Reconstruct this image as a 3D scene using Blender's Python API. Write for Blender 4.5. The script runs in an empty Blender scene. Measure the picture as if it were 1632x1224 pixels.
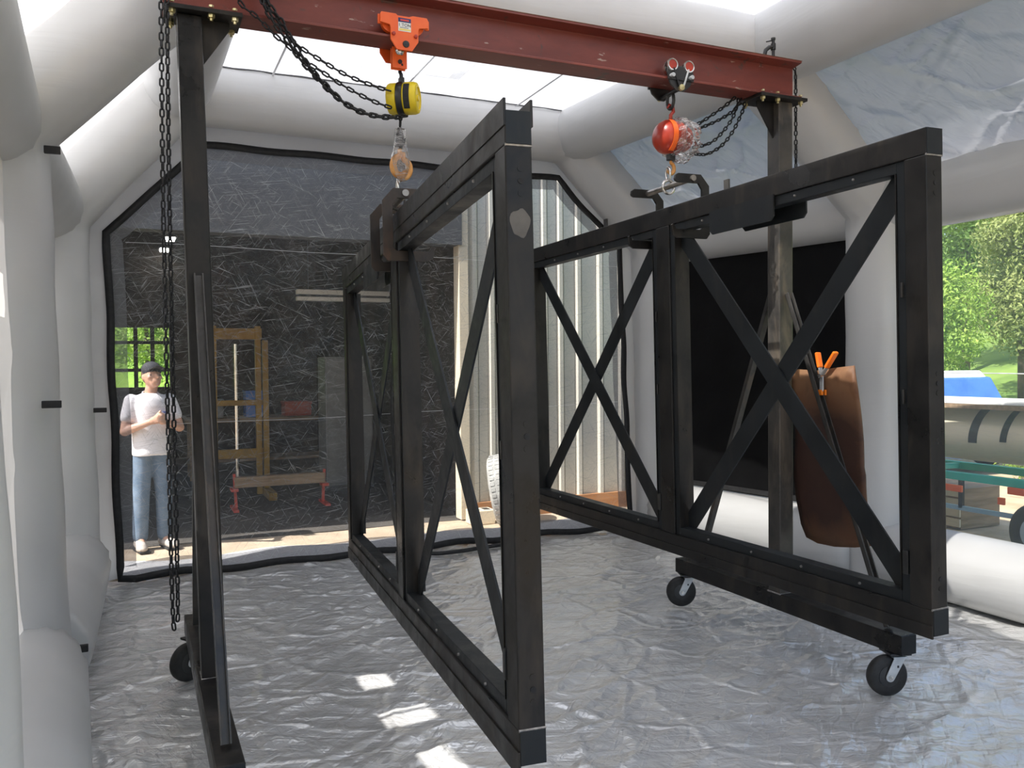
import bpy, bmesh, math, random
import numpy as np
from mathutils import Vector, Matrix, Euler
random.seed(7); rng = np.random.default_rng(7)
S = bpy.context.scene
COL = S.collection
R = math.radians

# ------------------------------------------------------------------ camera, light, exposure
F_PX, YAW, PITCH, ROLL, CAM_H = 1364.275, R(23.7665), R(1.261), R(-0.5184), 1.65
fw = Vector((math.sin(YAW)*math.cos(PITCH), math.cos(YAW)*math.cos(PITCH), -math.sin(PITCH)))
rt = Vector((math.cos(YAW), -math.sin(YAW), 0)); up = rt.cross(fw)
r2 = rt*math.cos(ROLL)+up*math.sin(ROLL); u2 = -rt*math.sin(ROLL)+up*math.cos(ROLL)
cam = bpy.data.objects.new('camera', bpy.data.cameras.new('camera')); COL.objects.link(cam)
cam.matrix_world = Matrix(((r2.x, u2.x, -fw.x, 0), (r2.y, u2.y, -fw.y, 0), (r2.z, u2.z, -fw.z, CAM_H), (0, 0, 0, 1)))
cam.data.sensor_fit = 'HORIZONTAL'; cam.data.sensor_width = 36; cam.data.lens = F_PX/1632*36
cam.data.clip_start = 0.05; cam.data.clip_end = 300
S.camera = cam

SUN_EL, SUN_AZ = R(50), R(8)          # travels mostly along +X, a little along +Y
sd = Vector((math.cos(SUN_EL)*math.cos(SUN_AZ), math.cos(SUN_EL)*math.sin(SUN_AZ), -math.sin(SUN_EL)))
sun = bpy.data.objects.new('sun', bpy.data.lights.new('sun', 'SUN')); COL.objects.link(sun)
sun.rotation_euler = sd.to_track_quat('-Z', 'Y').to_euler()
sun.data.energy = 9.0; sun.data.angle = R(0.6); sun.data.color = (1.0, 0.965, 0.92)
W = bpy.data.worlds.new('world'); S.world = W; W.use_nodes = True
nt = W.node_tree; bg = nt.nodes['Background']
sky = nt.nodes.new('ShaderNodeTexSky'); sky.sky_type = 'NISHITA'; sky.sun_disc = False
sky.sun_elevation = SUN_EL; sky.sun_rotation = math.atan2(-sd.x, -sd.y); sky.air_density = 1.0; sky.dust_density = 2.0
nt.links.new(sky.outputs[0], bg.inputs[0]); bg.inputs[1].default_value = 0.32
S.view_settings.view_transform = 'Standard'; S.view_settings.look = 'None'
S.view_settings.gamma = 1.0; S.view_settings.use_curve_mapping = False
S.view_settings.exposure = 0.08
S.cycles.use_denoising = True
S.cycles.max_bounces = 8; S.cycles.diffuse_bounces = 4; S.cycles.glossy_bounces = 3
S.cycles.adaptive_threshold = 0.03
S.cycles.transmission_bounces = 8; S.cycles.transparent_max_bounces = 16
S.cycles.sample_clamp_indirect = 6.0; S.cycles.caustics_reflective = False; S.cycles.caustics_refractive = False

# ------------------------------------------------------------------ materials
MATS = {}
def node_mat(name):
    m = bpy.data.materials.new(name); m.use_nodes = True; MATS[name] = m
    n = m.node_tree.nodes; b = n['Principled BSDF']
    return m, n, m.node_tree.links, b
def noise(n, l, scale, detail=4, rough=.55, vec=None, dist=0.0):
    t = n.new('ShaderNodeTexNoise'); t.inputs['Scale'].default_value = scale; t.inputs['Detail'].default_value = detail
    t.inputs['Roughness'].default_value = rough; t.inputs['Distortion'].default_value = dist
    if vec is not None: l.new(vec, t.inputs['Vector'])
    return t
def coords(n, l, scale=(1, 1, 1), rot=(0, 0, 0), kind='Object'):
    c = n.new('ShaderNodeTexCoord'); mp = n.new('ShaderNodeMapping'); src = c.outputs[kind]
    if any(rot):
        m0 = n.new('ShaderNodeMapping'); m0.inputs['Rotation'].default_value = rot; l.new(src, m0.inputs['Vector']); src = m0.outputs[0]
    mp.inputs['Scale'].default_value = scale
    l.new(src, mp.inputs['Vector']); return mp.outputs[0]
def ramp(n, l, src, stops):
    r = n.new('ShaderNodeValToRGB'); e = r.color_ramp.elements
    while len(e) > 1: e.remove(e[-1])
    e[0].position, e[0].color = stops[0][0], (*stops[0][1], 1)
    for p, c in stops[1:]:
        k = e.new(p); k.color = (*c, 1)
    l.new(src, r.inputs[0]); return r
def mixc(n, l, fac, a, b):
    m = n.new('ShaderNodeMix'); m.data_type = 'RGBA'
    if isinstance(fac, float): m.inputs[0].default_value = fac
    else: l.new(fac, m.inputs[0])
    for k, v in ((6, a), (7, b)):
        if isinstance(v, tuple): m.inputs[k].default_value = (*v, 1)
        else: l.new(v, m.inputs[k])
    return m.outputs[2]
def bump(n, l, b, h, strength=.3, dist=.01):
    k = n.new('ShaderNodeBump'); k.inputs['Strength'].default_value = strength; k.inputs['Distance'].default_value = dist
    l.new(h, k.inputs['Height']); l.new(k.outputs[0], b.inputs['Normal']); return k
def simple(name, c1, c2=None, scale=6., rough=.5, metal=0., bmp=0., bdist=.004, detail=5, stretch=(1, 1, 1), lo=.38, hi=.65, spec=.5):
    m, n, l, b = node_mat(name)
    b.inputs['Roughness'].default_value = rough; b.inputs['Metallic'].default_value = metal
    b.inputs['Specular IOR Level'].default_value = spec
    if c2 is None: c2 = tuple(min(1, x*1.18) for x in c1)
    v = coords(n, l, stretch)
    t = noise(n, l, scale, detail, vec=v)
    r = ramp(n, l, t.outputs[0], [(lo, c1), (hi, c2)])
    l.new(r.outputs[0], b.inputs['Base Color'])
    if bmp: bump(n, l, b, noise(n, l, scale*4, 4, vec=v).outputs[0], bmp, bdist)
    return m
def emissive(name, col, s):
    m, n, l, b = node_mat(name); b.inputs['Base Color'].default_value = (*col, 1)
    b.inputs['Emission Color'].default_value = (*col, 1); b.inputs['Emission Strength'].default_value = s; return m

def steel_mat(name, a, bcol, rust, rough, spec=.35, metal=.45):
    m, n, l, b = node_mat(name)
    v = coords(n, l, (3, 3, .8)); v2 = coords(n, l)
    t1 = noise(n, l, 4, 5, .65, v2, .4); t2 = noise(n, l, 22, 4, .6, v2); t3 = noise(n, l, 3.0, 4, .6, v, .5)
    c = mixc(n, l, ramp(n, l, t1.outputs[0], [(.38, (0, 0, 0)), (.64, (1, 1, 1))]).outputs[0], a, bcol)
    c = mixc(n, l, ramp(n, l, t3.outputs[0], [(.52, (0, 0, 0)), (.70, (.9, .9, .9))]).outputs[0], c, rust)
    l.new(c, b.inputs['Base Color'])
    b.inputs['Metallic'].default_value = metal; b.inputs['Specular IOR Level'].default_value = spec
    rr = n.new('ShaderNodeMapRange'); rr.inputs[1].default_value = .35; rr.inputs[2].default_value = .65; rr.inputs[3].default_value = rough-.1; rr.inputs[4].default_value = rough+.18
    l.new(t1.outputs[0], rr.inputs[0]); l.new(rr.outputs[0], b.inputs['Roughness'])
    bump(n, l, b, t2.outputs[0], .08, .002)
    return m
STEEL = steel_mat('mill_scale_steel', (.016, .0157, .0157), (.034, .0318, .030), (.052, .044, .037), .36)
STEELB = steel_mat('blue_black_steel', (.018, .021, .024), (.028, .032, .035), (.034, .034, .034), .45)
STEELW = steel_mat('worn_steel', (.055, .053, .051), (.10, .096, .091), (.12, .098, .08), .38)
POSTL = steel_mat('lightened_post_steel', (.045, .043, .041), (.095, .086, .076), (.17, .138, .105), .40, .35, .1)  # steel lightened all over to strengthen the sun patch on the right post
BARM = simple('bright_bar_steel', (.20, .185, .165), (.36, .33, .30), 9, .32, .75)
RUSTP = steel_mat('rust_flecked_plate', (.040, .036, .034), (.085, .066, .055), (.13, .072, .050), .5)
WELD = simple('weld_bead', (.22, .21, .2), (.4, .38, .36), 60, .35, .7, .4)
BOLT = simple('zinc_bolt', (.55, .47, .22), (.75, .68, .42), 30, .3, .8)
ZINC = simple('zinc_plate', (.5, .52, .53), (.66, .68, .69), 14, .35, .45)
RUBBER = simple('black_rubber', (.012, .012, .012), (.03, .03, .03), 20, .7, 0, .1)
CHAINM = simple('black_chain', (.010, .010, .011), (.025, .025, .027), 40, .4, .5)
BLACKP = simple('black_paint', (.012, .012, .013), (.03, .03, .03), 12, .35)
YELLOW = simple('yellow_paint', (.72, .53, .015), (.85, .66, .03), 9, .35)
ORANGE = simple('orange_red_paint', (.85, .115, .018), (.9, .15, .025), 8, .38)
REDP = simple('red_hoist_paint', (.33, .025, .012), (.5, .05, .02), 9, .3)
ORSTICK = simple('fluorescent_orange_label', (.95, .12, .01), (1.0, .18, .02), 5, .4)
CHROME = simple('polished_steel', (.55, .53, .5), (.75, .72, .68), 20, .18, .95)
HOOKO = simple('orange_hook_paint', (.6, .25, .05), (.78, .42, .15), 18, .45)
STICKW = simple('white_label', (.75, .75, .73), (.82, .82, .8), 10, .5)
STICKB = simple('navy_print', (.02, .03, .12), (.03, .04, .15), 10, .5)
STICKY = simple('yellow_print', (.8, .65, .15), (.85, .7, .2), 10, .5)
STICKR = simple('red_print', (.7, .05, .05), (.75, .08, .06), 10, .5)
INKM = simple('black_print', (.02, .02, .02), (.04, .04, .04), 10, .5)
HANDLEO = simple('orange_grip', (1.0, .2, .01), (1.0, .27, .02), 8, .45)

# red primer paint with chips, scrapes and rusty edges
m, n, l, b = node_mat('red_primer_beam'); REDBEAM = m
v = coords(n, l, (.6, 2, 2)); v2 = coords(n, l)
t1 = noise(n, l, 4, 6, .65, v); t2 = noise(n, l, 9, 6, .7, v2, .8); t3 = noise(n, l, 14, 5, .6, v)
c = mixc(n, l, ramp(n, l, t1.outputs[0], [(.3, (0, 0, 0)), (.7, (1, 1, 1))]).outputs[0], (.135, .026, .019), (.225, .050, .034))
c = mixc(n, l, ramp(n, l, t2.outputs[0], [(.60, (0, 0, 0)), (.66, (.9, .9, .9))]).outputs[0], c, (.075, .05, .04))
c = mixc(n, l, ramp(n, l, t3.outputs[0], [(.66, (0, 0, 0)), (.70, (1, 1, 1))]).outputs[0], c, (.40, .30, .25))
l.new(c, b.inputs['Base Color']); b.inputs['Roughness'].default_value = .42
bump(n, l, b, t2.outputs[0], .15, .003)
RUSTY = simple('rusty_flange', (.10, .045, .025), (.24, .11, .06), 14, .7, .1, .3)

def fabric(name, c1, c2, transl, rough=.45, metal=0., crease=.35, cscale=2.2, cdist=.02, stretch=(1, 1, 1), fold=None, foldamt=.5):
    """coated cloth: soft undulation, sharp fold creases (cell edges) and optional directional wrinkles"""
    m, n, l, b = node_mat(name)
    v = coords(n, l, stretch)
    t = noise(n, l, 1.6, 2, .5, v)
    r = ramp(n, l, t.outputs[0], [(.35, c1), (.7, c2)])
    l.new(r.outputs[0], b.inputs['Base Color'])
    b.inputs['Roughness'].default_value = rough; b.inputs['Metallic'].default_value = metal
    vo = n.new('ShaderNodeTexVoronoi'); vo.feature = 'DISTANCE_TO_EDGE'; vo.inputs['Scale'].default_value = cscale
    mx = n.new('ShaderNodeMix'); mx.data_type = 'VECTOR'; mx.inputs[0].default_value = .22
    l.new(v, mx.inputs[4]); l.new(t.outputs[1], mx.inputs[5]); l.new(mx.outputs[1], vo.inputs['Vector'])
    mr = n.new('ShaderNodeMapRange'); mr.inputs[1].default_value = 0; mr.inputs[2].default_value = .10
    mr.inputs[3].default_value = .5; mr.inputs[4].default_value = 0; mr.interpolation_type = 'SMOOTHSTEP'
    l.new(vo.outputs[0], mr.inputs[0]); h = mr.outputs[0]
    for rot, sc, amt in (fold or ()):
        w = noise(n, l, 1.0, 3, .55, coords(n, l, sc, rot), .6)
        a = n.new('ShaderNodeMath'); a.operation = 'MULTIPLY_ADD'; l.new(w.outputs[0], a.inputs[0]); a.inputs[1].default_value = amt; l.new(h, a.inputs[2]); h = a.outputs[0]
    bk = bump(n, l, b, h, crease, cdist)
    if transl > 0:
        tr = n.new('ShaderNodeBsdfTranslucent'); l.new(r.outputs[0], tr.inputs[0])
        ms = n.new('ShaderNodeMixShader'); ms.inputs[0].default_value = transl
        l.new(b.outputs[0], ms.inputs[1]); l.new(tr.outputs[0], ms.inputs[2])
        l.new(ms.outputs[0], n['Material Output'].inputs[0])
    return m
TUBE = fabric('inflated_silver_fabric', (.68, .68, .675), (.74, .74, .735), .14, .38, .08, .32, 1.2, .012, fold=(((R(4), R(3), 0), (1.5, 1.5, 13), .8), ((0, 0, 0), (2, 2, 2), .9)))
ROOF = fabric('white_roof_fabric', (.82, .82, .82), (.87, .87, .87), .36, .6, 0, .4, .9, .03, fold=(((0, 0, R(30)), (1, 4, 1), 1.0),))
SKIRT = simple('white_skirt_cloth', (.8, .8, .8), (.86, .86, .86), 5, .7, 0, .2)
SLOPE = fabric('creased_silver_fabric', (.64, .65, .66), (.71, .72, .73), .20, .34, .15, 1.0, 1.9, .045, stretch=(1, .7, 1), fold=(((0, 0, R(25)), (2, 5, 5), .9), ((R(40), 0, 0), (3, 9, 3), .5)))
WALLF = fabric('silver_wall_fabric', (.66, .67, .68), (.73, .74, .75), .25, .45, .05, .4, 2.0, .02, fold=(((0, 0, 0), (2, 2, 6), .8),))
FLOORM = fabric('silver_ground_sheet', (.72, .72, .715), (.82, .82, .81), 0, .24, .45, .9, 3.0, .018, fold=(((0, 0, R(20)), (3, 13, 1), 1.0), ((0, 0, R(-42)), (4, 16, 1), .7), ((0, 0, R(75)), (9, 22, 1), .4)))
BLACKF = simple('black_webbing', (.008, .008, .009), (.016, .016, .017), 30, .7, 0, .2)
BLACKV = simple('black_vinyl', (.003, .003, .0035), (.006, .006, .0065), 3, .5, 0, .25, .01, spec=.12)
GREYB = None

def vinyl(name, tint, gloss, haze, scratch, hazecol=(.8, .82, .82), scatter='ShaderNodeBsdfDiffuse'):
    m, n, l, b = node_mat(name); n.remove(b)
    v = coords(n, l); out = n['Material Output']
    tr = n.new('ShaderNodeBsdfTransparent'); tr.inputs[0].default_value = (*tint, 1)
    gl = n.new('ShaderNodeBsdfGlossy'); gl.inputs['Roughness'].default_value = .08
    bp = n.new('ShaderNodeBump'); bp.inputs['Strength'].default_value = .5; bp.inputs['Distance'].default_value = .03
    l.new(noise(n, l, 2.5, 5, .6, v, 1.2).outputs[0], bp.inputs['Height']); l.new(bp.outputs[0], gl.inputs['Normal'])
    fr = n.new('ShaderNodeFresnel'); fr.inputs[0].default_value = 1.3
    mg = n.new('ShaderNodeMath'); mg.operation = 'MULTIPLY'; l.new(fr.outputs[0], mg.inputs[0]); mg.inputs[1].default_value = gloss
    m1 = n.new('ShaderNodeMixShader'); l.new(mg.outputs[0], m1.inputs[0]); l.new(tr.outputs[0], m1.inputs[1]); l.new(gl.outputs[0], m1.inputs[2])
    # scuffs: fine stretched scratches and creases that scatter light
    df = n.new(scatter); df.inputs[0].default_value = (*hazecol, 1)
    acc = None
    for rot, sc, th in (((0, R(9), 0), (.7, 1, 34), .62), ((0, R(-24), 0), (.8, 1, 40), .63), ((0, R(52), 0), (.9, 1, 36), .63), ((0, R(-63), 0), (.8, 1, 36), .64)):
        t = noise(n, l, 4.5, 3, .75, coords(n, l, sc, rot), .35)
        mr = n.new('ShaderNodeMapRange'); mr.inputs[1].default_value = th-.04; mr.inputs[2].default_value = th+.06
        mr.inputs[3].default_value = 0; mr.inputs[4].default_value = scratch
        l.new(t.outputs[0], mr.inputs[0])
        if acc is None: acc = mr.outputs[0]
        else:
            a = n.new('ShaderNodeMath'); a.operation = 'MAXIMUM'; l.new(acc, a.inputs[0]); l.new(mr.outputs[0], a.inputs[1]); acc = a.outputs[0]
    a = n.new('ShaderNodeMath'); a.operation = 'ADD'; l.new(acc, a.inputs[0]); a.inputs[1].default_value = haze
    m2 = n.new('ShaderNodeMixShader'); l.new(a.outputs[0], m2.inputs[0]); l.new(m1.outputs[0], m2.inputs[1]); l.new(df.outputs[0], m2.inputs[2])
    l.new(m2.outputs[0], out.inputs[0]); return m
CLEAR = vinyl('clear_scuffed_vinyl', (.88, .88, .87), .8, .032, .36)
CLEAR2 = vinyl('clear_vinyl', (.95, .95, .94), .6, .11, .08, (.85, .87, .85), 'ShaderNodeBsdfTranslucent')
SKYL = vinyl('clear_skylight_vinyl', (.96, .96, .95), .3, .30, .05, (.9, .9, .9), 'ShaderNodeBsdfTranslucent')
BORDER = vinyl('grey_translucent_border', (.5, .5, .52), .5, .30, .25, (.42, .43, .45))
WRAP = vinyl('clear_plastic_wrap', (.98, .98, .98), 3.0, .07, .5, (.98, .95, .95))  # film whitened with haze and streaks that stand in for sun highlights

HEADM_ = simple('grey_cord', (.09, .09, .095), (.14, .14, .145), 9, .7)
# outside
CONC = simple('sunlit_concrete', (.42, .33, .24), (.52, .43, .32), 3, .85, 0, .2)
DIRT = simple('tan_dirt', (.40, .29, .17), (.55, .43, .28), 2.5, .9, 0, .4, .02)
GRASS = simple('lawn_grass', (.16, .30, .035), (.28, .46, .06), 1.5, .9, 0, .5, .02)
SIDING = simple('cream_metal_siding', (.52, .50, .44), (.60, .58, .51), 1.2, .5)
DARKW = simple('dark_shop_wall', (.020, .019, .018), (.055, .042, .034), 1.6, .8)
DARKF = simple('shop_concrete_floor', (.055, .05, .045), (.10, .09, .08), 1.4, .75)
HEADM = simple('grey_header_metal', (.055, .058, .065), (.075, .08, .088), 1, .6)
TRIMM = simple('cream_corner_trim', (.66, .58, .44), (.72, .64, .5), 2, .6)
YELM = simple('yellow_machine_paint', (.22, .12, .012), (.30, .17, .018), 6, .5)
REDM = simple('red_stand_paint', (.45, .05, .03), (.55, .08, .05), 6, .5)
WOODM = simple('brown_timber', (.22, .15, .09), (.34, .24, .15), 3, .8, 0, .2, stretch=(1, 8, 8))
CABM = simple('grey_cabinet_paint', (.12, .12, .115), (.17, .17, .16), 3, .5)
WHITEM = simple('white_enamel', (.75, .76, .76), (.82, .83, .83), 5, .4)
TANKM = simple('cream_tank_paint', (.74, .66, .50), (.82, .75, .60), 1.6, .4)
TEALM = simple('teal_frame_paint', (.02, .42, .32), (.04, .5, .4), 4, .4)
BLUEM = simple('blue_car_paint', (.05, .16, .55), (.08, .22, .65), 3, .25)
GLASSD = simple('dark_car_glass', (.02, .025, .03), (.03, .035, .04), 3, .1)
LEAF1 = simple('bright_leaves', (.20, .36, .05), (.44, .58, .11), 1.2, .6)
LEAF2 = simple('mid_green_leaves', (.11, .22, .045), (.28, .42, .10), 1.2, .6)
LEAF3 = simple('olive_leaves', (.20, .26, .07), (.38, .42, .14), 1.2, .6)
for mm in (LEAF1, LEAF2, LEAF3):
    nn = mm.node_tree.nodes; ll = mm.node_tree.links; b = nn['Principled BSDF']
    tr = nn.new('ShaderNodeBsdfTranslucent'); ll.new(b.inputs['Base Color'].links[0].from_socket, tr.inputs[0])
    ms = nn.new('ShaderNodeMixShader'); ms.inputs[0].default_value = .35
    ll.new(b.outputs[0], ms.inputs[1]); ll.new(tr.outputs[0], ms.inputs[2]); ll.new(ms.outputs[0], nn['Material Output'].inputs[0])
BARK = simple('tree_bark', (.08, .06, .045), (.14, .11, .08), 6, .9, 0, .4)
SKIN = simple('skin', (.55, .31, .22), (.60, .36, .26), 9, .5)
SHIRT = simple('white_cotton', (.74, .73, .77), (.80, .79, .83), 6, .85, 0, .15)
JEANS = simple('blue_denim', (.10, .15, .22), (.17, .23, .31), 8, .85, 0, .2)
CAPM = simple('dark_cap_cloth', (.025, .026, .035), (.04, .042, .05), 8, .8)
HAIRM = simple('brown_hair', (.10, .065, .04), (.14, .09, .06), 30, .6)
SHOEM = simple('light_grey_shoe', (.42, .38, .34), (.55, .5, .45), 12, .7)
LOGO = simple('blue_print', (.06, .10, .35), (.08, .13, .42), 6, .7)
# stained brown sheet
m, n, l, b = node_mat('stained_brown_sheet'); SHEETM = m
v = coords(n, l); t1 = noise(n, l, 3.2, 6, .6, v, .8); t2 = noise(n, l, 2.0, 4, .6, v, .4); t3 = noise(n, l, 11, 5, .6, coords(n, l, (1, 1, .3)))
c = mixc(n, l, ramp(n, l, t1.outputs[0], [(.35, (0, 0, 0)), (.65, (1, 1, 1))]).outputs[0], (.15, .062, .028), (.33, .175, .085))
c = mixc(n, l, ramp(n, l, t2.outputs[0], [(.52, (0, 0, 0)), (.66, (1, 1, 1))]).outputs[0], c, (.06, .018, .012))
c = mixc(n, l, ramp(n, l, t3.outputs[0], [(.6, (0, 0, 0)), (.75, (.6, .6, .6))]).outputs[0], c, (.08, .045, .025))
tc = n.new('ShaderNodeTexCoord'); vd = n.new('ShaderNodeVectorMath'); vd.operation = 'DISTANCE'; vd.inputs[1].default_value = (0, .08, .42); l.new(tc.outputs['Object'], vd.inputs[0])
ad = n.new('ShaderNodeMath'); ad.operation = 'MULTIPLY_ADD'; l.new(t1.outputs[0], ad.inputs[0]); ad.inputs[1].default_value = -.5; l.new(vd.outputs['Value'], ad.inputs[2])
c = mixc(n, l, ramp(n, l, ad.outputs[0], [(.04, (.92, .92, .92)), (.27, (0, 0, 0))]).outputs[0], c, (.030, .011, .009))
l.new(c, b.inputs['Base Color']); b.inputs['Roughness'].default_value = .6; bump(n, l, b, t1.outputs[0], .3, .01)

# ------------------------------------------------------------------ mesh helpers
class MB:
    def __init__(s): s.v = []; s.f = []
    def add(s, vs, fs):
        o = len(s.v); s.v += [tuple(p) for p in vs]; s.f += [tuple(i+o for i in f) for f in fs]; return s
    def box(s, x0, x1, y0, y1, z0, z1):
        vs = [(x, y, z) for z in (z0, z1) for y in (y0, y1) for x in (x0, x1)]
        return s.add(vs, [(0, 2, 3, 1), (4, 5, 7, 6), (0, 1, 5, 4), (2, 6, 7, 3), (0, 4, 6, 2), (1, 3, 7, 5)])
    def bar(s, a, b, w, d, side=(1, 0, 0)):
        """box from a to b, w wide along the direction nearest to side, d deep"""
        a, b = Vector(a), Vector(b); t = (b-a).normalized(); sv = Vector(side); sv = (sv-t*sv.dot(t)).normalized(); n_ = t.cross(sv)
        vs = [p+sv*(i*w/2)+n_*(j*d/2) for p in (a, b) for i, j in ((-1, -1), (1, -1), (1, 1), (-1, 1))]
        return s.add(vs, [(0, 3, 2, 1), (4, 5, 6, 7), (0, 1, 5, 4), (1, 2, 6, 5), (2, 3, 7, 6), (3, 0, 4, 7)])
    def ring_loft(s, rings, cap=True, closed=False):
        n_ = len(rings[0]); o = len(s.v)
        for r_ in rings: s.v += [tuple(p) for p in r_]
        m_ = len(rings)
        for i in range(m_ if closed else m_-1):
            for j in range(n_):
                a = o+i*n_+j; b_ = o+i*n_+(j+1) % n_; i2 = (i+1) % m_
                s.f.append((a, b_, o+i2*n_+(j+1) % n_, o+i2*n_+j))
        if cap and not closed:
            s.f.append(tuple(o+j for j in reversed(range(n_)))); s.f.append(tuple(o+(m_-1)*n_+j for j in range(n_)))
        return s
    def tube(s, pts, r, seg=12, cap=True, closed=False):
        pts = [Vector(p) for p in pts]; N = len(pts)
        rad = r if isinstance(r, (list, tuple)) else [r]*N
        tg = []
        for i in range(N):
            if closed: t = pts[(i+1) % N]-pts[i-1]
            else: t = pts[min(i+1, N-1)]-pts[max(i-1, 0)]
            tg.append(t.normalized())
        u_ = tg[0].orthogonal().normalized(); rings = []
        for i in range(N):
            if i: u_ = (u_-tg[i]*u_.dot(tg[i])).normalized()
            w_ = tg[i].cross(u_)
            rings.append([pts[i]+(u_*math.cos(a)+w_*math.sin(a))*rad[i] for a in [2*math.pi*k/seg for k in range(seg)]])
        return s.ring_loft(rings, cap, closed)
    def cyl(s, a, b, r, seg=16, r2=None): return s.tube([a, b], [r, r if r2 is None else r2], seg)
    def lathe(s, prof, origin=(0, 0, 0), axis=(0, 0, 1), seg=24, cap=True):
        """prof: (radius, height) pairs along axis"""
        ax = Vector(axis).normalized(); u_ = ax.orthogonal().normalized(); w_ = ax.cross(u_); o = Vector(origin)
        return s.ring_loft([[o+ax*h+(u_*math.cos(2*math.pi*k/seg)+w_*math.sin(2*math.pi*k/seg))*max(r_, 1e-4) for k in range(seg)] for r_, h in prof], cap)
    def prism(s, outline, d0, d1, plane='xz'):
        """extrude a polygon outline; plane xz is extruded along y, yz along x, xy along z"""
        def P(a, b_, d): return (a, d, b_) if plane == 'xz' else ((d, a, b_) if plane == 'yz' else (a, b_, d))
        n_ = len(outline); vs = [P(a, b_, d0) for a, b_ in outline]+[P(a, b_, d1) for a, b_ in outline]
        fs = [tuple(range(n_)), tuple(reversed(range(n_, 2*n_)))]+[(i, i+n_, (i+1) % n_+n_, (i+1) % n_) for i in range(n_)]
        return s.add(vs, fs)
    def sphere(s, c, r, seg=16, rings=10, sc=(1, 1, 1)):
        c = Vector(c)
        return s.ring_loft([[c+Vector((r*sc[0]*math.sin(t)*math.cos(2*math.pi*k/seg), r*sc[1]*math.sin(t)*math.sin(2*math.pi*k/seg), -r*sc[2]*math.cos(t))) for k in range(seg)]
                            for t in [max(.02, min(math.pi-.02, math.pi*i/rings)) for i in range(rings+1)]])
    def grid(s, fn, nu, nv):
        o = len(s.v)
        for j in range(nv+1):
            for i in range(nu+1): s.v.append(tuple(fn(i/nu, j/nv)))
        for j in range(nv):
            for i in range(nu):
                a = o+j*(nu+1)+i; s.f.append((a, a+1, a+nu+2, a+nu+1))
        return s
    def build(s, name, mat, parent=None, smooth=False, bevel=0, fix=True):
        me = bpy.data.meshes.new(name); me.from_pydata(s.v, [], s.f)
        if fix:
            bm = bmesh.new(); bm.from_mesh(me); bmesh.ops.recalc_face_normals(bm, faces=bm.faces[:]); bm.to_mesh(me); bm.free()
        me.materials.append(mat)
        if smooth: me.shade_smooth()
        me.update()
        o = bpy.data.objects.new(name, me); COL.objects.link(o)
        if parent is not None: o.parent = parent
        if smooth == 'auto':
            try: me.set_sharp_from_angle(angle=R(35))
            except Exception: pass
        if bevel:
            md = o.modifiers.new('bevel', 'BEVEL'); md.width = bevel; md.segments = 2; md.limit_method = 'ANGLE'
        return o
def tag(o, label=None, cat=None, group=None, kind=None):
    if label: o['label'] = label
    if cat: o['category'] = cat
    if group: o['group'] = group
    if kind: o['kind'] = kind
    return o
def thing(name, loc=(0, 0, 0), rot=(0, 0, 0), **k):
    o = bpy.data.objects.new(name, None); COL.objects.link(o); o.location = loc; o.rotation_euler = rot
    o.empty_display_size = .1
    return tag(o, **k)
def copy_tree(o, parent=None):
    c = o.copy(); COL.objects.link(c); c.parent = parent
    for ch in list(o.children): copy_tree(ch, c)
    return c
def struct(o): o['kind'] = 'structure'; return o
def remesh(o, size, smooth=4):
    md = o.modifiers.new('remesh', 'REMESH'); md.mode = 'VOXEL'; md.voxel_size = size; md.use_smooth_shade = True
    if smooth:
        sm = o.modifiers.new('smooth', 'SMOOTH'); sm.factor = .5; sm.iterations = smooth
    return o

# smooth 2-D value noise for real relief
_perm = rng.permutation(512)
_val = rng.random(512)*2-1
def vnoise(x, y, seed=0):
    xi = np.floor(x).astype(int); yi = np.floor(y).astype(int); xf = x-xi; yf = y-yi
    xf = xf*xf*xf*(xf*(xf*6-15)+10); yf = yf*yf*yf*(yf*(yf*6-15)+10)
    def h(a, b_): return _val[(_perm[(a+_perm[(b_+seed*37) & 511]) & 511]) & 511]
    return (h(xi, yi)*(1-xf)+h(xi+1, yi)*xf)*(1-yf)+(h(xi, yi+1)*(1-xf)+h(xi+1, yi+1)*xf)*yf
def ridges(x, y, ang, f1, f2, seed, p=5):
    u_ = x*math.cos(ang)+y*math.sin(ang); v_ = -x*math.sin(ang)+y*math.cos(ang)
    u_ = u_+.25*vnoise(x*1.1, y*1.1, seed+5); v_ = v_+.18*vnoise(x*1.7, y*1.7, seed+9)
    return (1-np.abs(vnoise(u_*f1, v_*f2, seed)))**p

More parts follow.
